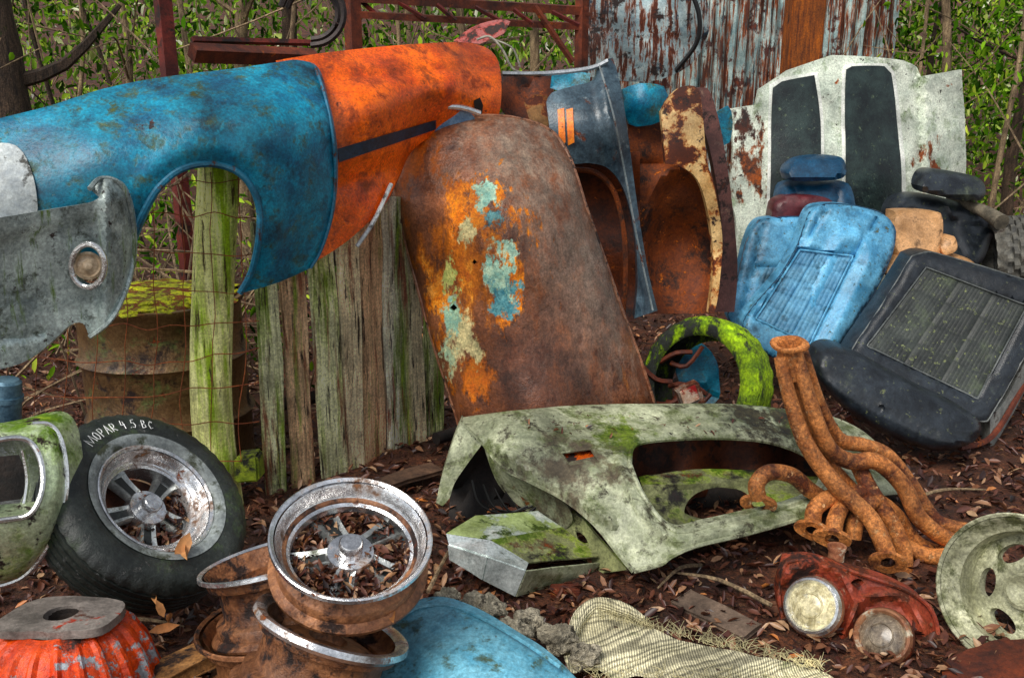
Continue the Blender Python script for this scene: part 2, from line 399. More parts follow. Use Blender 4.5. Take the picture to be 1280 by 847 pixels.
# shed
m_corr=surf('weathered_corrugated_zinc',(.24,.34,.35),(.52,.61,.58),4,[('st',R1,R2,5,.47,.05),('n',(.11,.04,.03),(.24,.08,.04),6,.54,.05),('st',(.06,.09,.10),(.14,.18,.2),8,.55,.06)],.55,.1,.4,60)
shed=thing('corrugated_shed','pale blue rusty corrugated metal shed wall across the back','shed',V(900,200,8.4))
def corr(x0,x1,Y,z0,z1,mat,par,per=.105,amp=.02,dx=0.):
    n=int((x1-x0)/per*8); vs=[];fs=[]
    for i in range(n+1):
        x=x0+(x1-x0)*i/n
        for k in range(5): vs.append(Vec((x+dx*k/4,Y+amp*math.sin((x-x0)/per*6.283)+.01*noise.noise(Vec((x*3,k,0))),z0+(z1-z0)*k/4)))
    for i in range(n):
        for k in range(4): fs.append((i*5+k,(i+1)*5+k,(i+1)*5+k+1,i*5+k+1))
    return mk('corrugated_sheet',(vs,fs),mat,par)
X=[V(p,100,8.4).x for p in (728,800,872,950,1030,1105)]
for i in range(5): corr(X[i],X[i+1]+.04,8.4+.02*(i%2),.2,(3.2,3.2,3.1,3.0,2.75)[i],m_corr,shed,dx=.03)
for i in range(0,6,1): beam('stud',Vec((X[i],8.5,0)),Vec((X[i],8.5,2.7)),.04,m_owood,'',parent=shed)
m_palehood=surf('pale_blue_rusted_paint',(.24,.34,.38),(.55,.63,.62),5,[('st',R1,R2,4,.49,.05),('n',(.02,.06,.10),(.05,.14,.2),3,.57,.06),('n',R3,R1,6,.54,.05)],.45)
tk=thing('hanging_panel','large pale blue rust streaked car panel hanging on the shed','car panel',V(810,100,7.3))
mk('panel_skin',g_panel([(732,-30,1),(868,-30,1),(884,0),(886,40),(866,78),(830,98),(790,102),(735,96,1)],[(732,0,7.2),(732,96,7.2),(800,50,7.14),(885,0,7.22),(880,70,7.22),(800,100,7.2)],fl=.05,extra=lambda x,y:.03*np.exp(-((y-(30+(x-740)*.2))/9.)**2)),m_palehood,tk)
mk('dark_edge_seal',g_tube([V(860,-20,7.1),V(874,20,7.1),V(870,55,7.13),V(845,88,7.2)],.018,8),plain('black_rubber_trim',(.012,.012,.014)),tk)
# ------------------------------------------------------------ left group
m_blue=surf('weathered_blue_paint',(.018,.14,.23),(.07,.35,.46),6,[('n',(.08,.13,.09),(.19,.24,.15),12,.53,.12),('n',(.008,.035,.06),(.02,.08,.12),5,.54,.14),('n',(.35,.45,.42),(.3,.36,.3),48,.66,.04),('up',(.07,.09,.02),(.12,.14,.04),8,.80,.1),
   ('spot',R3,R1,V(143,124,3.0),.05),('spot',R3,R1,V(180,148,3.0),.03),('spot',R3,(.06,.05,.03),V(95,120,2.95),.05)],.36,0,.3,80,.3)
bf=thing('car_fender','weathered blue car fender with wheel arch lying atop the fence','fender',V(200,360,3.1))
DB=tps([(-80,170,2.82),(0,150,2.95),(0,250,2.78),(0,350,2.8),(150,106,3.17),(130,190,2.9),(150,310,2.93),(275,86,3.36),(250,150,3.06),(275,205,3.08),(330,300,3.16),(330,150,3.15),(400,84,3.58),(395,140,3.35),(418,200,3.42),(395,330,3.4),(300,365,3.2)])
blue_out=[(-90,175,1),(-40,160),(0,148),(60,133),(130,111),(200,97),(290,86),(345,78),(372,75),(394,84),(406,120),(416,170),(419,215),(415,265),(402,310),(388,335,1),(350,352),(300,367,1),(314,340),(323,300),(324,262),(313,232),(293,213),(262,205),(228,211),(202,230),(184,256),(168,292),(155,330,1),(60,350),(-90,350,1)]
arcb=[(300,366),(314,340),(323,300),(324,262),(313,232),(293,213),(262,205),(228,211),(202,230),(184,256),(168,292),(158,326)]
arcs=out2(arcb,2,False)
bx_=lambda x,y:-.012*np.exp(-((mind(x,y,arcs)-20)/13.)**2)
skin=mk('fender_skin',g_panel(blue_out,DB,fl=.055,step=5,wob=.006,extra=bx_),m_blue,bf,ang=55)
m_lip=surf('blue_edge_rusty',(.03,.13,.2),(.06,.24,.34),8,[('n',R1,R2,12,.55,.06)],.5)
mk('arch_lip',g_tube([V(x,y,float(DB([x],[y])[0])-.002) for x,y in out2(arcb,8,False)],.012,8,2),m_lip,bf)
mk('door_edge',g_tube([V(x,y,float(DB([x],[y])[0])-.004) for x,y in [(388,335),(402,310),(415,265),(419,215),(416,170),(406,120),(394,84)]],.007,6),m_lip,bf)
m_wstripe=surf('chipped_white_paint',(.42,.46,.48),(.7,.73,.7),6,[('n',(.1,.1,.09),(.2,.2,.16),12,.56,.06)],.5)
mk('white_stripe',g_panel([(-80,195,1),(-20,182),(10,179),(28,190),(42,222),(47,262),(40,275,1),(-80,290,1)],DB,fl=.003,dY=-.008,wob=.006),m_wstripe,bf,)
# grey panel
m_grey=surf('lichen_grey_panel',(.22,.26,.26),(.54,.60,.57),6,[('n',(.07,.08,.06),(.17,.18,.12),14,.54,.12),('st',(.14,.20,.06),(.28,.32,.14),4,.56,.08),('n',R3,(.05,.04,.03),30,.60,.05)],.33,.3,.35,60,.3)
gp=thing('rear_quarter_panel','grey lichen stained car panel with round lamp hole overlapping the blue fender','car panel',V(60,460,2.6))
def DG(x,y):
    x=np.asarray(x,float); y=np.asarray(y,float)
    return 2.52+x*.0018+.07*np.clip((x-146)/20,0,1)**2-.03*np.exp(-((x-134)/10)**2)+.05*np.clip((262-.1*x-y)/25,0,1)*(x>112)
mk('panel_skin',g_panel([(-80,286,1),(0,272),(60,262),(108,254),(124,247,1),(112,236,1),(126,223,1),(148,228),(160,250),(166,285),(166,325),(156,365),(138,400),(112,421,1),(104,404),(88,406),(66,426),(36,449),(0,461),(-80,470,1)],DG,
   holes=[[(110+19*math.cos(a),332+25*math.sin(a)) for a in np.linspace(0,6.28,13)[:-1]]],step=4.5,fl=.03,wob=.003,extra=lambda x,y:.018/(1+np.exp(-(y-(300-.24*x))/1.6))*np.clip((126-x)/8,0,1)+.012*np.exp(-((y-(425-.15*x))/4.)**2)*(x<60)),m_grey,gp)
m_chrome=surf('dull_chrome',(.50,.51,.51),(.80,.80,.78),8,[('n',R1,R2,22,.64,.06),('n',(.06,.06,.05),(.12,.11,.08),9,.62,.1)],.18,.88,.3,60,.2)
mk('lamp_ring',g_tube([V(110+21*math.cos(a),332+27*math.sin(a),2.70) for a in np.linspace(0,6.283,17)],.0095,8),m_chrome,gp)
mk('lamp_lens',g_lathe([(.044,0),(.036,.006),(.03,.0),(.018,.004),(.012,.012),(0,.014)],24,Matrix.Translation(V(110,332,2.72))@axrot(110,332,0,0).to_4x4()),surf('beige_lens',(.34,.26,.18),(.6,.5,.38),20,[('n',R3,R1,12,.56,.06)],.3),gp)
mk('edge_roll',g_tube([V(x,y,float(DG(x,y))-.004) for x,y in [(112,236),(126,223),(148,228),(160,250),(166,285),(166,325),(156,365),(138,400),(112,421)]],.008,6),m_grey,gp)
# orange fender
m_orange=surf('faded_orange_paint',(.58,.10,.014),(.88,.23,.03),4,[('n',(.36,.08,.02),(.52,.14,.03),9,.52,.12),('n',R3,R1,34,.62,.05),('n',(.14,.04,.012),(.28,.08,.022),3.5,.57,.12),('spot',R3,R1,V(600,133,4.1),.05)],.34,0,.3,70,.3)
of=thing('car_fender','bright orange car fender with dark stripe lying atop the plank fence','fender',V(480,300,3.7))
DO=tps([(350,72,3.62),(360,200,3.46),(395,330,3.46),(480,58,3.98),(470,130,3.66),(487,245,3.74),(430,290,3.55),(600,54,4.4),(560,100,4.02),(627,100,4.28),(625,150,4.25),(540,170,4.08)])
def ocrease(x,y): 
    l=210-(x-410)*.30
    return .05*np.clip((y-l)/22.,0,1)+.025*np.exp(-((y-(100-(x-410)*.09))/5.)**2)
mk('fender_skin',g_panel([(345,76,1),(400,67),(480,58),(560,53),(598,56),(618,68),(626,92),(626,130),(620,156,1),(575,158),(540,170),(512,192),(496,225),(480,256),(455,283),(425,308),(388,331,1),(370,300),(360,200)],DO,fl=.06,step=6,wob=.008,extra=ocrease),m_orange,of)
m_dkstripe=plain('navy_stripe',(.022,.045,.075),.4)
mk('side_stripe',g_panel([(422,186,1),(545,150,1),(545,162,1),(424,203,1)],DO,fl=.002,dY=-.01,extra=ocrease,wob=.008),m_dkstripe,of)
mk('painted_slot',g_panel([(592,126,1),(600,122),(604,132),(602,144),(594,146,1)],DO,fl=.002,dY=-.005,extra=ocrease),plain('slot_dark_paint',(.01,.008,.006)),of)  # black patch on the skin paints the slot's dark inside; no opening is cut
tag(mk('trim_strip',g_tube([V(446,308,3.62),V(468,275,3.68),V(489,230,3.78)],.009,6),m_wstripe),'thin white trim strip below the orange fender edge','trim')
ch=thing('chrome_bezel','chrome edged blue rounded rim peeking above the rusty hood','trim',V(545,170,4.1))
mk('bezel_tube',g_tube([V(497,182,4.00),V(506,152,3.99),V(536,136,4.03),V(572,134,4.08),V(600,142,4.12)],.013,8),m_chrome,ch)
mk('bezel_face',g_panel([(500,184),(514,156),(552,140),(590,143),(590,175)],[(508,180,4.04),(590,158,4.14),(545,150,4.07)],fl=.02),surf('dull_navy_face',(.10,.17,.26),(.30,.40,.50),9,[('n',R3,R1,9,.58,.06)]),ch)
m_red=surf('red_paint',(.22,.018,.014),(.38,.045,.025),6,[('n',R3,R1,12,.48,.06)],.4)
tag(mk('red_fin',g_panel([(566,52,1),(590,34),(620,25),(638,27),(630,42),(600,55,1)],[(566,52,4.9),(638,27,4.9),(600,60,4.85)],fl=.03),m_red),'small dark red metal fin above the orange fender','car panel')
tag(mk('wire_loop',[g_tube([V(596,50,4.6),V(612,46,4.6),V(628,62,4.6),V(640,85,4.6),V(655,92,4.6)],.006,6),g_tube([V(612,48,4.62),V(640,60,4.6),V(650,84,4.6)],.005,6)],plain('pale_wire',(.35,.33,.28))),'pale bent wire loop behind the end of the orange fender','wire')
# fence post, wire
m_post=surf('mossy_post_wood',(.55,.55,.24),(1.,1.,.55),6,[('st',(.40,.54,.08),(.60,.74,.16),2,.47,.12),('st',(.12,.10,.03),(.24,.2,.08),6,.57,.05)],.8,0,.6,45,.3,(7,7,.35),bd=.008)
b=G(280,632)
tag(mk('fence_post',g_tube([b+Vec((0,.0,-.1)),b+Vec((-.01,.0,.5)),V(274,205,3.36)],[.084,.080,.076],20,8,.008),m_post,ang=80),'mossy green round wooden fence post seen through the blue wheel arch','post')
m_wire=surf('rusty_wire',(.2,.07,.04),(.4,.16,.08),20,(),.8)
gs=[]
for i,y0 in enumerate((235,275,318,362,405,448,492,536,580)):
    P=[V(x,y0+6*math.sin(x/60.+i)+random.uniform(-4,4)-((x-150)/150)**2*4,3.24 if x<320 else 3.3) for x in range(-40,345,28)]
    gs.append(g_tube(P,.0019,4,3,caps=False))
for i,x0 in enumerate(range(-30,340,37)):
    P=[V(x0+random.uniform(-3,3)+3*math.sin(y/50.),y,3.235) for y in range(215,610,36)]
    gs.append(g_tube(P,.0017,4,2,caps=False))
tag(mk('wire_fence',gs,m_wire),'rusty square mesh wire fence across the mossy post and barrel','fence')
# barrel
m_barrel=surf('brown_drum_steel',(.16,.10,.055),(.34,.24,.14),5,[('n',R3,R1,5,.50,.1),('n',(.16,.19,.07),(.34,.34,.17),7,.55,.1),('n',R1,R2,14,.59,.06)],.35,.3,.4,60,.3)
b=G(222,576); b.z=0
dr=thing('oil_drum','rusty brown steel drum with leaves on top behind the wire fence','barrel',b)
T=Matrix.Translation(b)
rb=.35
mk('drum_body',g_lathe([(0,.02),(rb,.0),(rb+.004,.02),(rb-.008,.03),(rb-.006,.235),(rb+.004,.25),(rb+.014,.262),(rb+.004,.275),(rb-.006,.29),(rb-.006,.505),(rb+.004,.52),(rb+.015,.532),(rb+.004,.545),(rb-.006,.56),(rb-.006,.755),(rb+.008,.765),(rb+.008,.782),(rb-.01,.785),(rb-.014,.75),(0,.755)],64,T,lambda i,j,a:.006*math.sin(a*3+j*.3)),m_barrel,dr,ang=60)
mk('moss_layer',g_lump(b+Vec((0,0,.78)),.325,.25,4,3,(1,1,.13)),surf('bright_moss',(.26,.30,.012),(.66,.66,.04),20,[('n',(.25,.10,.03),(.5,.26,.06),16,.50,.05)],.95,0,1,60,.3,bd=.02),dr)
# plank fence
def plm(nm,a,b_,g=.54): return surf(nm,a,b_,8,[('st',(.28,.38,.07),(.50,.60,.14),2.2,g,.12),('st',(.36,.15,.09),(.5,.24,.15),3.2,.54,.1),('st',(.06,.04,.025),(.14,.08,.05),8,.57,.05)],.75,0,1.,60,.35,(9,9,.35),bd=.014)
PLM=[plm('grey_green_plank',(.56,.56,.34),(1.,1.,.70),.48),plm('tan_plank',(.62,.50,.34),(1.,.92,.66)),plm('pale_grey_plank',(.66,.60,.46),(1.,1.,.82),.52),plm('brown_plank',(.50,.34,.22),(.9,.68,.46),.52)]
pf=thing('plank_fence','weathered grey brown vertical plank fence below the orange fender','fence',G(440,590))
bx=[(328,356),(357,388),(394,427),(428,454),(455,481),(482,507),(508,531),(532,555)]
for i,(a,c) in enumerate(bx):
    YY=lambda p: float(np.interp(p,[328,400,450,500,560],[3.43,3.56,3.72,3.98,4.2]))
    A=V(a,500,YY(a)); B=V(c,500,YY(c)); A.z=B.z=0; m=(A+B)/2; ax=(B-A)/2; nrm=Vec((-ax.y,ax.x,0)).normalized()*.011
    H=random.uniform(1.16,1.25) if i<5 else 1.2-.12*(i-5)
    ln=random.uniform(-.012,.012)
    o=mk('plank',g_box(m+Vec((0,random.choice([-.015,.0,.016]),H/2)),ax*.975,nrm,Vec((ln,0,H/2)),.004,5,.012),PLM[[0,3,0,1,3,2,1,0][i]],pf)
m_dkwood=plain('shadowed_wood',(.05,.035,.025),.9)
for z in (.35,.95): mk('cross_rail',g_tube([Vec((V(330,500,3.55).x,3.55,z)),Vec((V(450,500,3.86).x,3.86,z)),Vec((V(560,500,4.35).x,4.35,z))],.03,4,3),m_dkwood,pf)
tag(mk('moss_block',g_box(V(312,582,3.3),Vec((.05,0,.005)),Vec((0,.05,0)),Vec((0,0,.055)),.01,2,.01),surf('mossy_block',(.18,.24,.04),(.38,.44,.08),14,[('n',(.03,.03,.02),(.08,.06,.03),10,.50,.1)],.95,0,1,40)),'small moss covered wooden block at the foot of the fence post','block')
# ------------------------------------------------------------ rusted hood
DH=tps([(489,205,4.10),(600,147,4.16),(700,180,4.16),(540,350,3.93),(640,330,3.74),(760,350,4.03),(575,560,3.78),(690,530,3.62),(818,508,3.95),(600,240,3.85),(540,230,3.97),(690,240,3.97)])
HS=lambda x,y: V(x,y,float(DH([x],[y])[0])-.05)
T1,T2=(.28,.50,.44),(.58,.72,.56); T3,T4=(.08,.26,.32),(.26,.48,.48); CM1,CM2=(.42,.40,.24),(.80,.70,.42)
m_hood=surf('flaking_rust_brown_hood',(.17,.08,.05),(.38,.19,.115),5,[('n',(.08,.032,.02),(.16,.06,.035),8,.52,.14),('st',(.30,.12,.05),(.42,.2,.08),2.5,.60,.12),
 ('spot',(.25,.20,.16),(.37,.29,.24),HS(735,330),.5,.3),('spot',(.23,.18,.145),(.35,.27,.21),HS(650,190),.36,.3),('spot',(.08,.035,.022),(.15,.065,.04),HS(650,460),.4,.3),
 ('spot',(.42,.15,.04),(.62,.25,.07),HS(580,320),.32,.16),('spot',ORG1,ORG2,HS(598,262),.22,.06),('spot',ORG1,(.8,.42,.15),HS(556,390),.24,.08),('spot',ORG1,ORG2,HS(640,350),.17),('spot',(.5,.17,.03),R2,HS(520,200),.18,.14),('spot',ORG1,(.55,.22,.06),HS(590,480),.15,.1),
 ('spot',T1,T2,HS(622,345),.12,.05),('spot',T3,T4,HS(630,378),.10,.06),('spot',CM1,CM2,HS(573,425),.15,.06),('spot',T1,(.45,.6,.44),HS(562,398),.09,.05),('spot',T1,T2,HS(606,246),.08,.05),('spot',T3,T4,HS(617,272),.06,.05),('spot',(.34,.50,.38),(.6,.64,.42),HS(556,445),.09,.05),
 ('spot',(.36,.42,.16),(.6,.58,.25),HS(562,345),.09,.05),('spot',T1,T2,HS(640,312),.05,.04),('spot',CM1,CM2,HS(585,290),.07,.04)],.32,.2,.5,55,.3,bd=.006)
hd=thing('car_hood','large rust brown car hood with flaking orange and turquoise paint leaning upright','car hood',V(700,540,3.75))
ho=[(488,212),(490,190),(502,173),(528,156),(565,148),(610,145),(650,149),(684,161),(703,180),(717,210),(733,260),(757,328),(780,395),(802,455),(819,508,1),(700,545),(584,572,1),(570,518),(545,440),(520,352),(499,268)]
mk('hood_skin',g_panel(ho,DH,fl=.03,step=7,wob=.01,puff=(.05,22),holes=[[(562,385),(567,380),(572,385),(567,390)],[(590,328),(593,324),(597,328),(593,331)]]),m_hood,hd,ang=50)
m_edge=surf('worn_edge_rust',(.18,.08,.05),(.46,.28,.19),12,[('n',R3,R1,12,.52,.08)],.42)
mk('rolled_edge',g_tube([V(x[0],x[1],float(DH([x[0]],[x[1]])[0])+.002) for x in ho[:15]],.0095,6,3),m_edge,hd)
mk('rolled_edge',g_tube([V(x,y,float(DH([x],[y])[0])+.002) for x,y in [(488,212),(499,268),(520,352),(545,440),(570,518),(584,572)]],.0085,6,3),m_edge,hd)
mk('inner_brace',g_panel([(530,330,1),(640,310,1),(660,420,1),(550,430,1)],lambda x,y:DH(x,y)+.04,fl=.01,step=14,wob=0),plain('dark_hood_underside',(.02,.012,.01),.8),hd)
# ------------------------------------------------------------ standing fenders
m_dkblue=surf('dark_slate_blue_paint',(.025,.045,.065),(.12,.17,.20),6,[('n',(.24,.28,.29),(.36,.4,.4),16,.60,.06),('n',R1,R2,8,.58,.05)],.28,.1,.3,60,.3,coat=.2)
m_inrust=surf('deep_inner_rust',(.07,.025,.015),(.24,.08,.035),5,[('n',ORG1,R2,9,.60,.06),('n',R3,R3,4,.53,.1)],.7,0,.6,50,.3)
m_inrust2=surf('orange_inner_rust',(.14,.045,.022),(.34,.12,.045),5,[('n',R3,R1,5,.50,.12),('n',ORG1,ORG2,24,.60,.05)],.7,0,.6,50,.3)
df=thing('car_fender','dark slate blue fender standing on end with orange marker light','fender',V(760,400,4.35))
DF=tps([(683,128,4.35),(745,85,4.5),(768,75,4.5),(740,150,4.28),(780,200,4.33),(770,290,4.36),(800,300,4.3),(822,388,4.25),(793,397,4.22)])
mk('fender_skin',g_panel([(683,128,1),(690,116),(715,108),(742,100),(748,80),(766,72,1),(776,108),(786,175),(798,265),(810,338),(822,388,1),(793,398,1),(797,350),(793,290),(781,240),(762,212),(738,204),(712,204),(690,186,1)],DF,fl=.07,step=5,
   extra=lambda x,y:-.05*np.exp(-((x-(755+(y-100)*.16))/10.)**2)),m_dkblue,df)
mk('bright_edge',g_tube([V(748,78,4.46),V(766,140,4.26),V(780,210,4.27),(V(797,300,4.26)),V(816,388,4.2)],.005,6),surf('pale_steel_edge',(.2,.24,.25),(.35,.38,.38),9,[('n',R1,R2,12,.55,.06)],.4,.3),df)
for k in range(2):
    lt=mk('marker_light',g_panel([(697+k*11,137,1),(705+k*11,135,1),(707+k*11,178,1),(699+k*11,182,1)],DF,fl=.01,dY=-.015,wob=0),surf('amber_lens',(.6,.16,.01),(.8,.3,.03),30,[('n',R3,R1,12,.58,.08)],.3),df)
mk('inner_panel',g_panel([(700,190,1),(800,190,1),(800,400,1),(742,400,1)],[(700,190,4.55),(800,190,4.5),(800,400,4.5),(745,300,4.62)],fl=.02,extra=lambda x,y:.04*np.sin(y/18.)),m_inrust,df)
mk('inner_arch_rib',g_tube([V(716,212,4.42),V(745,216,4.4),(V(768,240,4.4)),V(780,290,4.4),V(782,350,4.38),V(778,398,4.35)],.014,6),m_inrust2,df)
mk('top_strip',g_tube([V(628,92,4.4),V(680,92,4.42),V(735,86,4.45),V(760,76,4.45)],.012,6),m_chrome,df)
sp=thing('scrap_panel','dark rusty bent sheet behind the top right of the brown hood','scrap',V(660,160,4.6))
mk('bent_sheet',g_panel([(622,92,1),(690,95,1),(700,170),(715,200,1),(700,180),(660,160),(628,140)],[(622,92,4.6),(715,200,4.5),(628,140,4.5),(690,95,4.7)],fl=.03,wob=.04,wf=8),m_inrust,sp)
tag(mk('blue_sheet_scrap',g_panel([(690,94,1),(715,90),(738,92,1),(736,106),(700,114),(688,110)],[(690,94,4.62),(738,92,4.62),(700,114,4.6)],fl=.01,wob=.03,wf=9),m_blue),'small bright blue sheet edge above the marker light fender','scrap')
tag(mk('pale_scrap_piece',g_panel([(655,128,1),(668,118),(684,120),(686,155,1),(676,168),(664,155)],[(655,128,4.42),(686,120,4.42),(676,168,4.4)],fl=.01,wob=.015,wf=9),surf('brown_cream',(.2,.11,.05),(.32,.2,.1),12,[('n',R1,R2,9,.5,.05)],.7)),'small brown crumpled piece left of the marker light','scrap')
rf=thing('car_fender','rusty fender turned to show its brown hollow inside with flaking cream edge','fender',V(860,390,4.6))
mk('inner_skin',g_panel([(785,155,1),(810,150),(835,150),(850,170),(880,200),(895,240),(900,300),(895,345),(888,392,1),(810,392,1),(796,330),(790,240)],[(785,155,4.62),(835,150,4.7),(810,392,4.55),(888,392,4.55),(850,300,4.78),(895,270,4.6),(795,270,4.6),(840,210,4.62)],fl=.03,wob=.01,step=6,extra=lambda x,y:-.05*np.exp(-((np.hypot((x-850)/45.,(y-310)/100.)-1)/.12)**2)+.03*np.exp(-((y-205)/6.)**2)),m_inrust2,rf)
mk('flaking_edge',g_panel([(826,140,1),(838,120),(855,108),(873,112),(879,150),(884,200),(896,250),(903,300),(899,360),(893,392,1),(886,392,1),(892,330),(886,270),(872,225),(850,208),(832,205,1)],[(826,140,4.5),(873,112,4.5),(890,250,4.48),(892,392,4.42),(840,180,4.44),(903,300,4.5)],fl=.06,step=6),
  surf('flaking_cream_paint',(.5,.32,.15),(.82,.62,.36),5,[('n',R1,R2,7,.48,.05),('n',R3,R1,20,.57,.05)],.6),rf)
mk('blue_cap',g_panel([(778,112,1),(800,104),(830,108),(836,122),(830,150),(815,156,1),(786,155)],[(778,112,4.6),(836,122,4.6),(800,150,4.55),(805,125,4.5)],fl=.05),m_blue,rf)
rf2=thing('car_fender','narrow dark maroon brown fender edge standing between cream fender and white hood','fender',V(908,390,4.8))
mk('fender_skin',g_panel([(868,112,1),(884,110),(896,140),(908,200),(918,280),(922,340),(918,390,1),(888,390,1),(902,330),(900,260),(888,190),(876,150)],[(868,112,4.72),(896,140,4.72),(922,340,4.68),(888,390,4.62),(903,200,4.65)],fl=.08,step=6),surf('maroon_rust',(.08,.035,.03),(.2,.1,.085),6,[('n',R3,R1,12,.55,.06),('n',(.2,.12,.1),(.3,.2,.15),9,.60,.06)],.6),rf2)
tag(mk('blue_scrap',g_panel([(896,140,1),(910,132),(916,150),(912,178),(904,182,1)],[(896,140,4.95),(916,150,4.95),(904,182,4.95)],fl=.02),m_blue),'narrow strip of blue metal beside the white hood','scrap')
# ------------------------------------------------------------ white hood
m_white=surf('chipped_white_hood_paint',(.46,.51,.44),(.72,.75,.65),5,[('n',(.24,.30,.18),(.42,.47,.32),7,.53,.14),('n',R1,R2,9,.66,.04),('n',R3,DIRT,30,.61,.04),('spot',R3,R2,V(935,200,5.5),.24),('spot',R3,R1,V(930,160,5.5),.14),('spot',R2,R1,V(1170,210,5.6),.16)],.38,0,.35,60,.3)
wh=thing('car_hood','white car hood with two dark racing stripes standing behind the seats','car hood',V(1050,330,5.5))
DW=tps([(912,135,5.55),(915,300,5.4),(1050,70,5.6),(1045,200,5.42),(1205,90,5.8),(1205,230,5.7),(1180,350,5.5),(1040,350,5.25)])
wx=lambda x,y:-.02*np.exp(-((x-945)/5.)**2)+.04*np.exp(-((x-1148)/4.)**2)-.03*np.exp(-((x-1160)/5.)**2)
mk('hood_skin',g_panel([(913,136,1),(945,131,1),(949,112,1),(985,88,1),(1040,69,1),(1085,71),(1130,76),(1147,84,1),(1152,96,1),(1202,87,1),(1206,150),(1207,230),(1196,300),(1185,360,1),(918,360,1),(920,280),(911,240),(916,190)],DW,fl=.04,step=7,extra=wx,wob=.01),m_white,wh)
m_stripe=surf('faded_dark_stripe',(.008,.016,.017),(.045,.068,.062),7,[('n',(.11,.15,.1),(.2,.24,.16),30,.59,.08)],.33)
m_pin=surf('pinstripe_white',(.6,.63,.57),(.8,.8,.75),10,(),.5)
mk('stripe_border',g_panel([(962,106),(975,98),(1022,90,1),(1030,150),(1030,240),(1030,300,1),(957,300,1),(960,200)],DW,fl=.003,dY=-.005,extra=wx,wob=.01),m_pin,wh)
mk('racing_stripe',g_panel([(966,110),(977,102),(1018,94,1),(1026,150),(1026,240),(1026,300,1),(961,300,1),(964,200)],DW,fl=.003,dY=-.012,extra=wx,wob=.01),m_stripe,wh)
mk('stripe_border',g_panel([(1054,84),(1062,80),(1108,80),(1118,90),(1128,170),(1132,240),(1130,310,1),(1056,310,1),(1052,180)],DW,fl=.003,dY=-.005,extra=wx,wob=.01),m_pin,wh)
mk('racing_stripe',g_panel([(1058,87),(1065,83),(1105,83),(1114,92),(1123,170),(1127,240),(1126,310,1),(1060,310,1),(1057,180)],DW,fl=.003,dY=-.012,extra=wx,wob=.01),m_stripe,wh)
# ------------------------------------------------------------ seats
def vinyl(name,c1,c2,layers=(),rough=.35,bump=.3):
    return surf(name,c1,c2,9,list(layers),rough,0,bump,130,.2)
m_sblue=vinyl('light_blue_vinyl',(.11,.29,.44),(.25,.50,.66),[('n',(.05,.13,.19),(.08,.2,.28),6,.54,.14),('n',(.09,.11,.08),(.15,.18,.12),30,.59,.06)])
m_sblue2=vinyl('blue_cloth_insert',(.10,.23,.35),(.20,.38,.50),[('n',(.04,.10,.14),(.07,.17,.21),6,.52,.14)],.6)
m_sdblue=vinyl('navy_vinyl',(.014,.055,.10),(.04,.12,.20))
m_sblack=vinyl('black_vinyl',(.018,.022,.027),(.055,.066,.078),[('n',(.15,.17,.09),(.24,.26,.13),36,.61,.06),('n',(.08,.095,.075),(.13,.15,.11),5,.58,.12)],.28)
m_sgrey=vinyl('worn_black_insert',(.034,.04,.038),(.085,.095,.085),[('n',(.24,.27,.14),(.42,.42,.22),38,.58,.06),('n',(.13,.155,.10),(.22,.24,.16),4,.53,.15)],.5,.15)
m_pipe=vinyl('grey_piping',(.10,.11,.11),(.24,.25,.24))
m_smar=vinyl('maroon_vinyl',(.08,.024,.03),(.16,.05,.055))
m_stan=vinyl('tan_vinyl',(.42,.26,.14),(.66,.44,.27),[('n',(.18,.11,.06),(.28,.17,.1),9,.53,.1)])
def seams(a,b,lines,amp=.012,w=3.):
    def f(x,y):
        o=np.zeros(len(x))
        for (p,q) in lines:
            p=np.array(p,float);q=np.array(q,float);d=q-p;L=np.linalg.norm(d);d/=L
            t=(x-p[0])*d[0]+(y-p[1])*d[1]; s=np.abs((x-p[0])*-d[1]+(y-p[1])*d[0])
            dd=np.where((t>-2)&(t<L+2),s,99); o+=amp*np.exp(-(dd/w)**2)
        return o
    return f
def lerp2(a,b,t): return (a[0]+(b[0]-a[0])*t,a[1]+(b[1]-a[1])*t)
def piping(name,outl,D,mat,par,r=.007,dy=-.004,closed=True):
    O=out2(outl,14,closed); O=O+O[:1] if closed else O+[outl[-1][:2]]
    return mk(name,g_tube([V(x,y,float(D([x],[y])[0])+dy) for x,y in O],r,6,2,caps=not closed),mat,par)
def pleats(name,A,B,C,Dq,D,dY,nu,nv,mat,par,amp=.008,amp2=.007,big=0):
    """pleats across (nu) with cross seams (nv); every `big`-th pleat seam is deeper"""
    per=6; U=nu*per; W=nv*per*2; vs=[];fs=[]
    P=[]
    for j in range(W+1):
        for i in range(U+1):
            u=i/U; v=j/W; p=lerp2(lerp2(A,B,u),lerp2(C,Dq,u),v); P.append(p)
    Ys=D([p[0] for p in P],[p[1] for p in P])
    k=0
    for j in range(W+1):
        for i in range(U+1):
            a=abs(math.sin(math.pi*i/per)); b=abs(math.sin(math.pi*j/(per*2)))
            g=abs(math.sin(math.pi*i/(per*big))) if big else 1
            h=amp*(a**.5)+amp2*(b**.25)+amp2*.8*min(1,g*3)
            vs.append(V(P[k][0],P[k][1],Ys[k]+dY-h)); k+=1
    for j in range(W):
        for i in range(U): q=j*(U+1)+i; fs.append((q,q+U+1,q+U+2,q+1))
    return mk(name,(vs,fs),mat,par,ang=80)
s1=thing('car_seat','light blue vinyl seat back mostly hidden behind the other blue seat','seat',V(950,420,4.9))
D1=lambda x,y: 5.05-(np.asarray(y,float)-272)*.0018+0*np.asarray(x,float)
o1=[(948,276),(975,272),(1012,273),(1018,290),(1000,340),(985,400),(960,430),(912,400),(922,350),(934,300)]
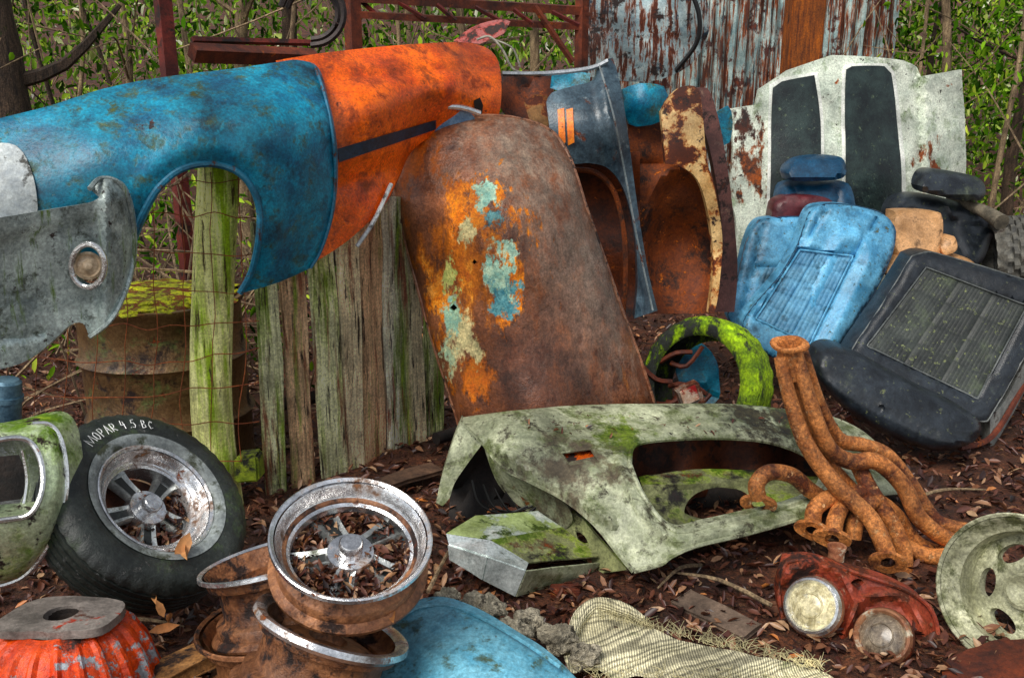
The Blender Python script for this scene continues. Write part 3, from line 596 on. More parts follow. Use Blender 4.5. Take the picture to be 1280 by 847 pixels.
mk('backrest',g_panel(o1,D1,fl=.1,closed=True,puff=(.02,5),extra=seams(0,0,[((955,284),(930,385)),((1000,284),(975,370)),((945,334),(985,332))],.02,2.2),step=4,wob=.001),m_sblue,s1,ang=60)
piping('edge_piping',o1,D1,m_sdblue,s1,.006,.0)
pleats('insert_panel',(957,334),(988,334),(934,392),(962,402),D1,-.02,6,3,m_sblue2,s1,.004,.006)
s2=thing('car_seat','light blue vinyl bucket seat with square stitched insert leaning back','seat',V(1000,460,4.6))
D2=lambda x,y: 4.85-(np.asarray(y,float)-262)*.0019+.00012*(np.asarray(x,float)-1020)
A,B,C,Dq=(1000,312),(1066,320),(945,398),(1012,430)
ln=[(A,B),(A,C),(B,Dq),((1032,262),A),((1094,276),B)]
o2=[(1012,266),(1030,256),(1065,257),(1102,267),(1117,283),(1116,312),(1098,355),(1075,392),(1050,430),(1024,457),(985,452),(950,436),(929,408),(945,380),(975,345),(998,305)]
mk('backrest',g_panel(o2,D2,fl=.13,closed=True,puff=(.03,5),extra=lambda x,y:seams(0,0,ln,.03,2.2)(x,y)+.03*inpoly(x,y,[A,B,Dq,C])-.03*np.exp(-(mind(x,y,out2([B,Dq],3,False))-22)**2/90.)*(x>1012),step=3.4,wob=.001),m_sblue,s2,ang=60)
pleats('insert_panel',A,B,C,Dq,D2,-.004,12,5,m_sblue2,s2,.0035,.008,4)
piping('seam_piping',[(*A,1),(*B,1),(*Dq,1),(*C,1)],D2,m_sblue,s2,.005,-.030)
piping('edge_piping',o2,D2,m_sdblue,s2,.006,.0)
s3=thing('car_seat','dark navy blue seat with headrest in front of the white hood','seat',V(1020,260,5.2))
mk('headrest',g_panel([(983,208),(1000,197),(1030,194),(1052,197),(1058,210),(1054,222),(1030,226),(990,226),(982,220)],[(983,208,5.2),(1058,210,5.2),(1020,226,5.15)],fl=.1,closed=True,puff=(.05,7),step=4),m_sdblue,s3)
mk('backrest',g_panel([(975,240),(985,228),(1020,225),(1055,227),(1066,240),(1070,275),(1060,310),(980,310),(972,275)],[(975,240,5.25),(1066,240,5.25),(1020,310,5.1)],fl=.12,closed=True,puff=(.05,9),step=5,extra=seams(0,0,[((995,228),(990,300)),((1045,228),(1050,300))],.02,2.5)),m_sdblue,s3)
s4=thing('car_seat','maroon vinyl seat top showing behind the blue seats','seat',V(1000,290,5.05))
mk('backrest',g_panel([(966,262),(975,248),(1000,244),(1035,248),(1042,262),(1038,300),(970,300)],[(966,262,5.1),(1042,262,5.1),(1000,300,5.08)],fl=.12,closed=True,puff=(.03,8),step=5),m_smar,s4)
s5=thing('car_seat','black seat with rolled headrest at the right behind the tan seat','seat',V(1180,330,5.1))
mk('headrest',g_panel([(1150,222),(1160,211),(1190,214),(1222,222),(1232,236),(1226,250),(1200,250),(1165,243),(1150,236)],[(1150,222,5.1),(1232,236,5.15),(1190,250,5.05)],fl=.1,closed=True,puff=(.06,9),step=4),m_sblack,s5)
mk('backrest',g_panel([(1114,258),(1130,244),(1160,243),(1205,255),(1245,272),(1252,288),(1240,298),(1225,330),(1190,345),(1130,330),(1112,290)],[(1114,258,5.15),(1250,285,5.15),(1190,345,5.0)],fl=.12,closed=True,puff=(.05,9),step=5,extra=seams(0,0,[((1130,262),(1230,285)),((1180,262),(1210,330))],.025,3)),m_sblack,s5)
s6=thing('car_seat','tan brown vinyl seat with worn padding behind the black seat','seat',V(1165,335,4.9))
mk('backrest',g_panel([(1116,270),(1122,263),(1165,264),(1178,272),(1176,314),(1165,319),(1118,318)],[(1116,270,4.95),(1180,275,4.95),(1150,320,4.88)],fl=.1,closed=True,puff=(.03,6),step=4),m_stan,s6)
mk('cushion',g_panel([(1112,322),(1150,315),(1185,316),(1212,324),(1222,338),(1200,350),(1110,345)],[(1112,322,4.85),(1222,338,4.85),(1150,350,4.75)],fl=.15,closed=True,puff=(.04,7),step=4),m_stan,s6)
mk('side_bolster',g_panel([(1176,300),(1192,295),(1196,312),(1180,318)],[(1176,300,4.9),(1192,295,4.9),(1180,318,4.86)],fl=.08,closed=True,puff=(.02,5),step=4),m_stan,s6)
s7=thing('car_seat','large black vinyl seat with square stitched back at the right edge','seat',V(1150,560,4.0))
D7=tps([(1150,318,4.45),(1300,362,4.3),(1062,448,4.15),(1240,525,3.98),(1170,420,4.22)])
A,B,C,Dq=(1158,334),(1284,382),(1084,432),(1222,498)
o7=[(1140,320,1),(1160,315),(1200,325),(1262,344),(1300,361),(1302,400),(1275,455),(1250,500),(1234,526,1),(1205,520),(1130,480),(1060,449,1),(1068,432),(1100,385)]
mk('backrest',g_panel(o7,D7,fl=.14,closed=True,puff=(.022,5),extra=lambda x,y:.02*inpoly(x,y,[A,B,Dq,C]),step=4.5,wob=.002),m_sblack,s7,ang=60)
pleats('insert_panel',A,B,C,Dq,D7,-.006,30,4,m_sgrey,s7,.0011,.006,10)
piping('seam_piping',[(*A,1),(*B,1),(*Dq,1),(*C,1)],D7,m_pipe,s7,.004,-.020)
piping('edge_piping',o7,D7,m_pipe,s7,.005,.0)
mk('side_panel',g_panel([(1238,522,1),(1256,500),(1282,450),(1310,400,1),(1310,430,1),(1280,490),(1250,545),(1238,560,1)],[(1238,522,4.0),(1310,400,4.2),(1310,430,4.3),(1238,560,4.0)],fl=.1,closed=True,step=7,puff=(.02,8)),surf('pale_seat_edge',(.2,.21,.2),(.38,.39,.36),9,[('n',R3,(.03,.03,.03),9,.55,.1)],.5),s7)
Dc=lambda x,y: 3.93-(np.asarray(y,float)-450)*.0022+(np.asarray(x,float)-1120)*.0002
oc=[(1022,446),(1030,436),(1050,434),(1090,452),(1150,485),(1207,512),(1225,528),(1224,544),(1206,557),(1168,563),(1120,548),(1065,518),(1034,486),(1020,462)]
cf=lambda x,y: .05*np.clip((y-(470+(x-1030)*.5))/26.,0,1.3)**1.5+seams(0,0,[((1028,466),(1100,510)),((1100,510),(1172,543)),((1172,543),(1222,546))],.015,2.2)(x,y)
mk('cushion',g_panel(oc,Dc,fl=.14,closed=True,puff=(.045,10),step=4,extra=cf,wob=.002),m_sblack,s7,ang=70)
mk('seat_frame',[g_tube([V(1060,520,4.0),V(1100,580,3.95),V(1190,590,3.9)],.015,6),g_tube([V(1200,560,3.9),V(1240,545,4.0),V(1280,480,4.2)],.015,6)],m_rustpost,s7)
# right tyre and handle
m_tyre=surf('old_tyre_rubber',(.022,.028,.025),(.07,.08,.072),9,[('n',(.10,.14,.07),(.17,.21,.09),6,.56,.12),('n',(.15,.15,.145),(.22,.22,.21),30,.60,.08)],.40,0,.5,70,.3)
def tyre_geo(R,w,r0,n=96,tr=.006,chunk=False):
    h=w/2
    prof=[(r0,h*.72),(r0+.006,h*.82),(r0+(R-r0)*.3,h*.98),(r0+(R-r0)*.6,h*1.0),(R-.03,h*.93),(R-.012,h*.8),(R,h*.66)]
    for z in (.5,.25,0,-.25,-.5):
        prof+= [(R+.002,h*(z+.09)),(R-.008,h*(z+.07)),(R-.008,h*(z+.02)),(R+.002,h*z)]
    prof+=[(R,-h*.66),(R-.012,-h*.8),(R-.03,-h*.93),(r0+(R-r0)*.6,-h),(r0+(R-r0)*.3,-h*.98),(r0+.006,-h*.82),(r0,-h*.72),(r0-.012,-h*.6)]
    m=len(prof)
    if chunk: return g_lathe(prof,n,None,lambda i,j,a: -tr if (4<=j<=m-5 and (i+(j//4)*2)%4<2) else 0)
    return g_lathe(prof,n,None,lambda i,j,a: -tr if (i%4<2 and (5<=j<=7 or m-9<=j<=m-6)) else 0)
tw=thing('car_tyre','dark treaded tyre cut off by the right edge behind the seats','tyre',V(1268,322,5.0),world=False,rot=zrot((.9,-.25,.1)).to_euler())
mk('tyre_casing',tyre_geo(.24,.26,.16,72,.016,True),surf('pale_old_tyre',(.07,.07,.065),(.22,.21,.18),9,[('n',R3,(.03,.03,.03),9,.56,.1)],.7),tw)
tag(mk('wooden_pole',g_tube([V(1185,250,5.3),V(1225,262,5.1),V(1252,278,4.9)],[.03,.035,.045],10),surf('grey_pole',(.1,.09,.07),(.25,.22,.17),12,(),.8)),'short grey wooden pole end beside the right tyre','pole')
m_mtyre=surf('moss_covered_tyre',(.02,.023,.02),(.06,.066,.055),6,[('n',MO1,MO2,6,.54,.08),('spot',(.22,.36,.02),(.58,.82,.04),V(952,458,4.0),.62,.12),('spot',(.22,.36,.02),(.54,.76,.04),V(905,395,4.0),.42,.12),('spot',(.2,.3,.02),(.4,.55,.03),V(945,510,4.0),.38)],.8,0,.9,60,.3,bd=.01)
def place(name,label,cat,px,py,Y,r,u,group=None,roll=0.,ax=None):
    R_=zrot(ax,roll) if ax else axrot(px,py,r,u,roll)
    return thing(name,label,cat,V(px,py,Y),group,False,R_.to_euler())
Mt=Matrix.Translation(V(880,482,4.1))@axrot(880,482,-.75,.12).to_4x4()
mt=thing('car_tyre','dark tyre covered with bright green moss standing behind the grey green fender','tyre',V(878,560,4.1))
v,f=tyre_geo(.335,.21,.24)
mk('tyre_casing',([Mt@q for q in v],f),m_mtyre,mt)
tl=thing('tail_lamp','small rectangular red and white lamp lying below the mossy tyre','lamp',V(860,500,3.85))
mk('lamp_housing',g_box(V(862,494,3.85),Vec((.05,.01,.02)),Vec((-.005,.03,0)),Vec((-.02,0,.05)),.006),surf('lamp_chrome',(.2,.15,.13),(.4,.35,.3),20,[('n',R1,R2,12,.5,.05)],.4,.3),tl)
mk('lamp_lens',g_box(V(862,494,3.815),Vec((.036,.008,.014)),Vec((-.001,.006,0)),Vec((-.012,0,.034)),.003),surf('pale_lens',(.5,.3,.2),(.7,.6,.5),30,[('n',(.4,.02,.02),(.3,.02,.02),12,.5,.05)],.3),tl)
tag(mk('blue_panel_scrap',g_panel([(836,430,1),(870,425),(895,450),(900,500),(880,515,1),(850,480)],[(836,430,4.45),(900,450,4.4),(880,515,4.3)],fl=.03,wob=.05,wf=6),m_blue),'bent blue sheet seen through the mossy tyre','scrap')
for i in range(9):
    px,py=random.uniform(810,880),random.uniform(440,520)
    tag(mk('rusty_scrap_rod',g_tube([V(px-20,py+random.uniform(-20,20),4.25),V(px,py,4.2),V(px+20,py+random.uniform(-25,25),4.2)],.012,6,3),m_rustpost),'short rusty rod in the dark heap inside the mossy tyre','rod','rods heaped inside the mossy tyre')
# ------------------------------------------------------------ foreground fender
m_fend=surf('lichen_green_grey_fender',(.25,.27,.19),(.53,.55,.41),6,[('n',(.15,.175,.08),(.26,.29,.15),8,.49,.14),('n',(.085,.08,.05),(.17,.16,.11),12,.55,.09),('n',R3,DIRT,34,.62,.05),('spot',MO1,(.20,.26,.05),V(780,565,3.1),.26,.12),('spot',R1,R2,V(650,655,2.95),.1),('spot',MO1,(.18,.24,.03),V(1000,525,3.4),.25,.12),('spot',DIRT,(.10,.09,.05),V(960,520,3.4),.3,.12),('spot',(.20,.17,.12),(.12,.1,.07),V(720,600,2.95),.24,.15)],.33,0,.45,60,.25)
m_mossin=surf('mossy_inner_fender',(.19,.20,.11),(.40,.42,.23),7,[('up',(.14,.22,.02),(.34,.44,.04),7,.72,.12),('n',(.02,.015,.01),R3,9,.52,.1),('n',R1,R2,6,.58,.08)],.7,0,.6,50,.3)
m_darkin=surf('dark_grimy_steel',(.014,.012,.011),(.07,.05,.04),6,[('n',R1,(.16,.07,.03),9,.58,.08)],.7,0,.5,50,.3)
ff=thing('car_fender','grey green lichen covered car fender lying in the foreground with oval wheel opening','fender',G(830,700))
DFf=tps([(578,527,3.22),(620,575,3.02),(545,628,3.0),(640,545,3.05),(700,612,2.87),(740,560,3.02),(720,514,3.33),(790,712,2.62),(760,660,2.72),(840,512,3.45),(800,600,2.86),(840,690,2.66),(960,515,3.5),(920,548,3.25),(1000,570,3.22),(1060,555,3.42),(1152,614,3.3),(1040,625,3.02),(1000,645,2.92),(930,663,2.78),(1090,548,3.5),(870,678,2.7)])
arch=[(787,580),(790,560),(806,552),(850,548),(905,547),(960,552),(1005,568),(1028,592),(1022,615),(985,632),(930,646),(880,658),(846,664),(822,645),(800,612)]
ao=out2(arch,3)
fo=[(578,527,1),(640,518),(720,512),(800,509),(880,509),(960,513),(1035,522),(1085,544),(1118,578),(1152,614,1),(1100,618),(1045,630),(1000,648),(930,668),(870,682),(838,696),(826,705),(792,714,1),(772,690),(744,655),(706,624),(664,602),(628,584,1),(606,556)]
mk('fender_skin',g_panel(fo,DFf,holes=[arch,[(701,566,1),(738,561,1),(747,576,1),(712,583,1)]],fl=.05,step=5.5,wob=.008,
   extra=lambda x,y:-.03*np.exp(-((y-(560+(x-620)*.62))/9.)**2)*(x<770)-.025*np.exp(-((mind(x,y,ao)-10)/6.)**2)*(x<1035)),m_fend,ff)
mk('arch_lip',g_tube([V(x,y,float(DFf([x],[y])[0])-.004) for x,y in arch+arch[:1]],.009,6,3),m_fend,ff)
mk('front_lip',g_tube([V(x,y,float(DFf([x],[y])[0])) for x,y in [(578,527),(606,556),(628,584),(664,602),(706,624),(744,655),(772,690),(792,714)]],.009,6,3),m_fend,ff)
mk('lower_lip',g_tube([V(x,y,float(DFf([x],[y])[0])) for x,y in [(792,714),(826,705),(838,696),(870,682),(930,668),(1000,648),(1045,630),(1100,618),(1152,614)]],.008,6,3),m_fend,ff)
mk('marker_socket',g_panel([(699,565,1),(740,559,1),(749,577,1),(711,585,1)],DFf,fl=.01,dY=.03,wob=0),surf('rusty_socket',(.5,.08,.01),(.7,.2,.03),25,[('n',R3,R1,12,.5,.05)],.5),ff)
mk('socket_frame',g_tube([V(x,y,float(DFf([x],[y])[0])-.003) for x,y in [(701,566),(738,561),(747,576),(712,583),(701,566)]],.004,5,smooth=False),m_fend,ff)
mk('inner_fender',g_panel([(800,600,1),(850,592),(930,590),(1000,598),(1035,600,1),(1000,650,1),(840,690,1),(815,640)],[(800,600,3.15),(1000,598,3.3),(840,690,2.85),(1000,650,3.0),(910,600,3.2),(915,640,3.1)],
   holes=[[(858,645),(860,625),(885,612),(920,610),(938,622),(930,640),(895,652)]],fl=.03,step=5,wob=.012,wf=6,extra=lambda x,y:-.03*np.exp(-((y-(604-(x-850)*.05))/6.)**2)),m_mossin,ff)
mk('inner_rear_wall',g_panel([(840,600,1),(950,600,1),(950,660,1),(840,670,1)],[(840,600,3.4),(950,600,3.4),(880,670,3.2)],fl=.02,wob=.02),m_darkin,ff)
mk('underside_shell',g_panel([(780,548,1),(900,538),(1015,550,1),(1035,600),(1010,640,1),(950,620),(860,620),(790,620,1)],[(780,548,3.35),(1015,560,3.5),(1010,618,3.4),(800,600,3.32)],fl=.02,wob=.02,wf=6,extra=lambda x,y:.03*np.sin(x/14.)),surf('inner_rust_dark',(.05,.02,.012),(.2,.07,.03),6,[('n',R1,ORG1,5,.57,.1),('n',R3,R3,11,.52,.08)],.7),ff)
mk('front_flange',g_panel([(576,527,1),(602,556,1),(584,580),(568,604),(562,622),(553,632,1),(545,628,1),(552,596),(566,552)],[(576,527,3.22),(602,556,3.12),(545,628,3.02),(560,622,2.99),(575,575,3.12)],fl=.08,step=5,wob=.002),m_fend,ff)
mk('nose_fold',g_panel([(604,556,1),(628,584,1),(664,604),(706,626,1),(716,648),(704,664,1),(672,646),(644,628),(620,600)],[(604,556,3.14),(628,584,3.04),(706,628,2.9),(704,664,2.94),(644,628,3.06)],fl=.03,step=5,wob=.003),m_fend,ff)
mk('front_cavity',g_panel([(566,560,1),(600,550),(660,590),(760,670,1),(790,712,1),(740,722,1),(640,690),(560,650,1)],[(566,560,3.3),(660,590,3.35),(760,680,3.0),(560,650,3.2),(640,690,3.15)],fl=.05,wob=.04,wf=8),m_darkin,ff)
mk('core_support',g_panel([(700,652,1),(720,640),(748,672),(784,712,1),(748,716,1),(722,694)],[(700,650,2.95),(748,672,2.84),(782,712,2.7),(716,690,2.9)],fl=.03,wob=.006,step=5,holes=[[(720,664),(730,668),(736,682),(726,680)]]),m_mossin,ff)
mk('hanging_wire',[g_tube([V(590+i*14,600+i*5,3.05),V(600+i*17,630+i*3,3.0),V(630+i*12,645+random.uniform(-8,8),3.0),V(660+i*6,632,3.0)],.004,5) for i in range(4)],plain('black_wire',(.01,.01,.01)),ff)
m_bump=surf('pitted_white_chrome',(.50,.55,.54),(.85,.90,.88),9,[('n',MO1,(.20,.26,.06),7,.60,.08),('n',(.07,.08,.06),(.17,.18,.15),24,.60,.06)],.18,.5,.3,60,.25)
bp=thing('bumper_end','pitted chrome bumper end with green moss below the front of the grey green fender','bumper',V(620,745,2.7))
def facet(name,pts,mat,par,cuts=5):
    bm=bmesh.new(); bv=[bm.verts.new(V(p[0],p[1]-4,p[2])) for p in pts]; bm.faces.new(bv)
    bmesh.ops.triangulate(bm,faces=bm.faces[:]); bmesh.ops.subdivide_edges(bm,edges=bm.edges[:],cuts=cuts,use_grid_fill=True)
    for v in bm.verts: v.co.y+=.004*noise.noise(v.co*9)
    bmesh.ops.solidify(bm,geom=bm.faces[:],thickness=.006)
    bm.verts.index_update(); r=[v.co.copy() for v in bm.verts],[tuple(v.index for v in f.verts) for f in bm.faces]; bm.free()
    return mk(name,r,mat,par,30)
q1,q2,q3,q4=(558,672,2.76),(594,650,2.88),(672,644,2.98),(702,664,2.92)
q5,q6,q7=(748,700,2.80),(660,708,2.68),(612,680,2.72)
e1,e2,e3=(561,684,2.72),(610,700,2.64),(657,716,2.63)
b1,b2,b3=(563,702,2.72),(604,728,2.63),(644,748,2.62)
m_btop=surf('mossy_bumper_top',(.28,.34,.14),(.5,.58,.32),12,[('n',(.5,.55,.5),(.7,.72,.68),7,.54,.06),('n',MO1,MO2,10,.56,.06)],.4)
facet('bumper_top',[q1,q2,q3,q4,q7],m_btop,bp)
facet('bumper_shelf',[q7,q4,q5,q6],m_mossin,bp)
facet('bumper_bevel',[q1,q7,q6,e3,e2,e1],m_bump,bp)
facet('bumper_face',[e1,e2,b2,b1],m_bump,bp)
facet('bumper_face',[e2,e3,b3,b2],m_bump,bp)
facet('bumper_return',[e3,(748,706,2.80),(742,724,2.80),(668,742,2.70),b3],m_fend,bp)
tag(mk('rusty_stub',g_box(V(705,762,2.68),Vec((.05,0,0)),Vec((0,.03,0)),Vec((0,0,.085)),.004,2,.006),m_rustpost),'short rusty steel stub propping the foreground fender','stub')
tag(mk('steel_pipe',g_tube([V(545,548,3.9),V(572,540,4.0)],.03,10,2),m_darkin),'dark pipe end sticking out beside the plank fence','pipe')
P=[]
for _ in range(60):
    px=random.uniform(640,1080); py=random.uniform(518,545); P.append(tuple(V(px,py,float(DFf([px],[py])[0])-.02)))
tag(leafmesh('leaf_bits_on_fender',np.array(P),.012,1.,m_litter,label='small dead leaf bits lying on the grey green fender'),cat='leaves')
# ------------------------------------------------------------ exhaust headers
m_head=surf('orange_rust_pipe',(.32,.14,.06),(.62,.32,.155),14,[('n',(.13,.045,.022),(.26,.10,.045),8,.50,.12),('n',(.68,.44,.26),(.85,.62,.4),26,.59,.07)],.6,0,.9,110,.5,bd=.005)
hh=thing('exhaust_header','orange rusted exhaust header with twisting pipes and top flange','exhaust',G(1130,740))
def hp(pts,r=.0295): return mk('pipe',g_tube([V(*p) for p in pts],r,16,8),m_head,hh)
hp([(975,446,2.98),(988,500,2.95),(1008,555,2.91),(1044,605,2.87),(1088,648,2.82),(1110,694,2.76)],[.022,.026,.029,.031,.031,.031])
hp([(984,444,3.03),(1000,500,3.03),(1022,560,3.02),(1054,602,3.02),(1094,642,3.0),(1140,692,2.97),(1172,708,2.96),(1208,712,2.96)],[.022,.026,.029,.031,.031,.031,.031,.031])
hp([(996,442,2.99),(1012,500,2.96),(1034,556,2.95),(1062,576,2.97),(1096,577,2.98),(1128,606,2.97),(1150,648,2.94),(1186,674,2.94),(1218,677,2.95)],[.022,.026,.029,.031,.031,.031,.031,.031,.031])
hp([(1003,440,3.04),(1024,505,3.05),(1048,548,3.09),(1078,556,3.11),(1108,568,3.11),(1138,604,3.09),(1170,650,3.05),(1212,662,3.02)],[.022,.025,.028,.028,.028,.028,.028,.028])
hp([(948,622,2.90),(946,604,2.90),(962,590,2.92),(990,594,2.94),(1012,612,2.96),(1040,630,2.98)])
hp([(1016,652,2.84),(1020,634,2.86),(1044,620,2.90),(1078,632,2.94),(1124,676,2.94),(1160,694,2.9),(1190,694,2.9)])
hp([(1042,664,2.80),(1046,644,2.84),(1062,620,2.92),(1085,612,2.98)])
hp([(1066,672,2.86),(1072,646,2.88),(1092,626,2.93),(1118,642,2.97),(1148,680,2.98),(1198,698,2.98)])
hp([(1128,724,2.84),(1130,692,2.86),(1116,655,2.90),(1088,612,2.96),(1072,580,3.02)])
Mh=Matrix.Translation(V(987,432,3.0))@axrot(987,434,-.1,1.9).to_4x4()
mk('collector_flange',g_lathe([(.036,.0),(.056,.0),(.058,.006),(.056,.012),(.050,.012),(.044,.014),(.036,.0),(.032,-.05)],40,Mh,lambda i,j,a:.014*abs(math.cos(a))**6 if 1<=j<=3 else 0),m_head,hh)
mk('collector_sleeve',g_lathe([(.052,-.12),(.048,-.05),(.040,.0)],24,Mh),m_head,hh)
for (px,py,Y,r,u) in [(948,629,2.90,-.1,-.9),(1016,662,2.82,-.3,-.9),(1040,672,2.78,-.1,-.9),(1110,702,2.74,.1,-.7),(1128,730,2.83,.1,-1.)]:
    M=Matrix.Translation(V(px,py,Y))@axrot(px,py,r,u).to_4x4()
    mk('port_flange',g_lathe([(.024,.008),(.044,.008),(.046,0),(.044,-.008),(.028,-.008)],36,M,lambda i,j,a:.02*abs(math.cos(a))**5 if 1<=j<=3 else 0),m_head,hh)
# ------------------------------------------------------------ headlamp bracket
m_brk=surf('red_rusty_bracket',(.21,.06,.042),(.40,.13,.09),8,[('n',R1,(.34,.12,.05),9,.49,.08),('n',(.4,.28,.2),(.5,.36,.27),20,.61,.05),('n',R3,R3,6,.56,.08)],.5,0,.6,60,.35)
hb=thing('headlamp_bracket','rusty red bracket carrying a pair of round headlamps on the ground','car headlamps',G(1075,815))
DHb=tps([(985,705,2.58),(1100,720,2.54),(1165,765,2.47),(985,785,2.52),(1060,800,2.45),(1160,830,2.40)])
bo=[(974,742),(984,702,1),(1010,700),(1046,708),(1090,722),(1130,736),(1160,756),(1172,784),(1170,812),(1158,832),(1120,840),(1078,832),(1052,806),(1020,800),(985,785)]
mk('bracket_plate',g_panel(bo,DHb,fl=.06,step=5,wob=.01,wf=8,holes=[[(1062,726),(1072,722),(1080,728),(1070,734)]],extra=lambda x,y:-.03*np.exp(-((np.hypot(x-1015,y-756)-52)/7.)**2)-.03*np.exp(-((np.hypot(x-1105,y-794)-50)/7.)**2)),m_brk,hb)
piping('plate_lip',bo,DHb,m_brk,hb,.007,-.01)
def glassmat(name,c1,c2,extra):
    m=surf(name,c1,c2,16,extra,.1,.2,.8,60,.3,(3,3,.2),coat=1.); return m
m_glass=glassmat('ribbed_lamp_glass',(.40,.35,.20),(.80,.74,.52),[('n',(.85,.83,.72),(.95,.95,.86),30,.60,.08)])
m_dull=surf('rusty_bezel',(.22,.10,.07),(.48,.28,.18),14,[('n',(.55,.5,.4),(.7,.65,.52),18,.54,.08)],.45,.3)
def lamp(px,py,Y,R,glassm,r,u):
    M=Matrix.Translation(V(px,py,Y))@axrot(px,py,r,u).to_4x4()
    l=mk('headlamp',g_lathe([(R*1.02,.005),(R*1.14,.0),(R*1.19,-.012),(R*1.12,-.04),(R*.85,-.08),(R*.4,-.11),(0,-.115)],44,M),m_dull if glassm is m_glass else m_brk,hb)
    mk('bezel_ring',g_lathe([(R*.86,.004),(R*.9,.014),(R*.97,.02),(R*1.06,.016),(R*1.14,.0)],44,M),m_dull if glassm is not m_glass else m_chrome,l)
    mk('lens',g_lathe([(R*.9,.004),(R*.75,.014),(R*.5,.021),(R*.25,.025),(0,.026)],44,M),glassm,l)
    mk('lens_ring',g_lathe([(R*.42,.0235),(R*.45,.0255),(R*.49,.024),(R*.50,.021)],40,M),glassm,l)
lamp(1015,757,2.45,.080,m_glass,-.35,.15)
lamp(1103,795,2.35,.076,glassmat('smoky_glass',(.13,.10,.075),(.38,.32,.24),[('n',(.46,.42,.33),(.58,.54,.43),12,.59,.06)]),-.25,.25)
mk('stub_pipe',g_lathe([(.026,-.09),(.026,.0),(.03,.0),(.03,.012),(.022,.012),(.02,-.02),(0,-.03)],20,Matrix.Translation(V(1046,686,2.62))),m_dull,hb)
# ------------------------------------------------------------ wheels
def rimgeo(R,w=.16,n=72,part='all'):
    h=w/2
    pr=[(R-.012,h-.004),(R-.004,h+.002),(R,h),(R+.001,h-.01),(R-.008,h-.016),(R-.016,h-.019),(R-.019,h-.036),(R-.021,h-.040),(R-.040,h-.046),(R-.043,h-.050),(R-.043,-h+.064),(R-.040,-h+.060),(R-.022,-h+.052),(R-.019,-h+.048),(R-.017,-h+.024),(R-.006,-h+.018),(R+.001,-h+.010),(R,-h)]
    if part=='lip': pr=pr[:5]
    if part=='body': pr=pr[4:]
    return g_lathe(pr,n)
def rim_inner(R,w=.16,n=72):
    h=w/2
    return g_lathe([(R-.012,h-.004),(R-.018,h-.012),(R-.024,h-.026),(R-.030,h-.04),(R-.048,h-.052),(R-.050,-h+.05),(R-.03,-h+.03),(R-.006,-h)],n)
def spokes(root,R,mat,mat2,z=0.,k=5,wd=.026,ph=0.,hubm=None,deep=.03):
    for i in range(k):
        a=2*math.pi*i/k+ph; c,s=math.cos(a),math.sin(a); ra=Vec((c,s,0)); tb=Vec((-s,c,0)); zz=Vec((0,0,1))
        r0,r1=.045,R-.035
        vs=[];fs=[]
        prof=[(-1,-.012),(-1,0),(-.8,.012),(-.35,.004),(.35,.004),(.8,.012),(1,0),(1,-.012)]
        N_=7
        for q in range(N_):
            t=q/(N_-1); r=r0+(r1-r0)*t; ww=wd*(.85+.55*t**2); hz=z+deep*(1-t)**1.3
            for (u,v) in prof: vs.append(ra*r+tb*u*ww+zz*(hz+v))
        for q in range(N_-1):
            for j in range(7): fs.append((q*8+j,(q+1)*8+j,(q+1)*8+j+1,q*8+j+1))
        sp=mk('spoke',(vs,fs),mat,root)
        vs=[];fs=[]
        for q in range(5):
            t=.12+.7*q/4; r=r0+(r1-r0)*t; ww=wd*(.85+.55*t**2)*.4; hz=z+deep*(1-t)**1.3+.0062
            vs+= [ra*r+tb*ww+zz*hz,ra*r-tb*ww+zz*hz]
        for q in range(4): fs.append((2*q,2*q+1,2*q+3,2*q+2))
        mk('spoke_recess',(vs,fs),mat2,sp)
    mk('hub',g_lathe([(.062,z-.02),(.064,z+.02),(.058,z+.034),(.04,z+deep+.012),(.032,z+deep+.012),(.030,z+deep+.045),(.026,z+deep+.05),(0,z+deep+.05)],32),hubm or mat,root)
m_rimch=surf('spotted_chrome_rim',(.55,.56,.57),(.90,.90,.90),8,[('n',R1,R2,22,.59,.06),('n',(.18,.11,.07),(.38,.20,.11),6,.54,.1)],.16,.92,.25,70,.2)
m_rimrust=surf('rusty_rim_steel',(.20,.10,.06),(.43,.24,.14),6,[('n',(.52,.42,.32),(.68,.56,.43),9,.57,.06),('n',R3,R1,9,.49,.1),('n',R2,ORG1,7,.62,.08)],.45,.1,.6,60,.3)
m_darkrec=surf('dark_spoke_paint',(.02,.025,.025),(.06,.065,.06),14,[('n',(.1,.12,.1),(.15,.15,.12),9,.58,.08)],.5)
m_alu=surf('oxidised_aluminium',(.40,.42,.41),(.70,.72,.70),9,[('n',(.14,.15,.10),(.25,.25,.19),9,.55,.1),('n',R1,R2,30,.63,.05)],.28,.65,.3,60,.2)
m_roug=surf('wheel_inner_rust',(.10,.04,.02),(.28,.11,.05),9,[('n',R3,R3,9,.54,.08)],.7)
AX1=(.68,-.24,.69)
C1=(181,638,2.50)
w1=place('car_wheel','black tyre with chalk writing and spoked rim leaning at left','wheel',*C1,0,0,ax=AX1)
mk('tyre',tyre_geo(.318,.19,.184,176,.003),m_tyre,w1)
mk('whitewall_band',g_lathe([(.188,.079),(.197,.0888),(.211,.0940),(.222,.0955)],96),surf('grey_whitewall',(.20,.22,.22),(.40,.43,.42),10,[('n',(.08,.09,.06),(.14,.15,.09),9,.54,.1)],.6),w1)
mk('rim',rimgeo(.188,.165),m_rimch,w1); mk('rim_barrel',rim_inner(.186,.16),m_rimch,w1)
spokes(w1,.186,m_alu,m_darkrec,-.012,5,.031,.3,m_rimch,.018)
mk('back_drum',g_lathe([(.142,-.045),(.12,-.05),(0,-.05)],40),m_roug,w1)
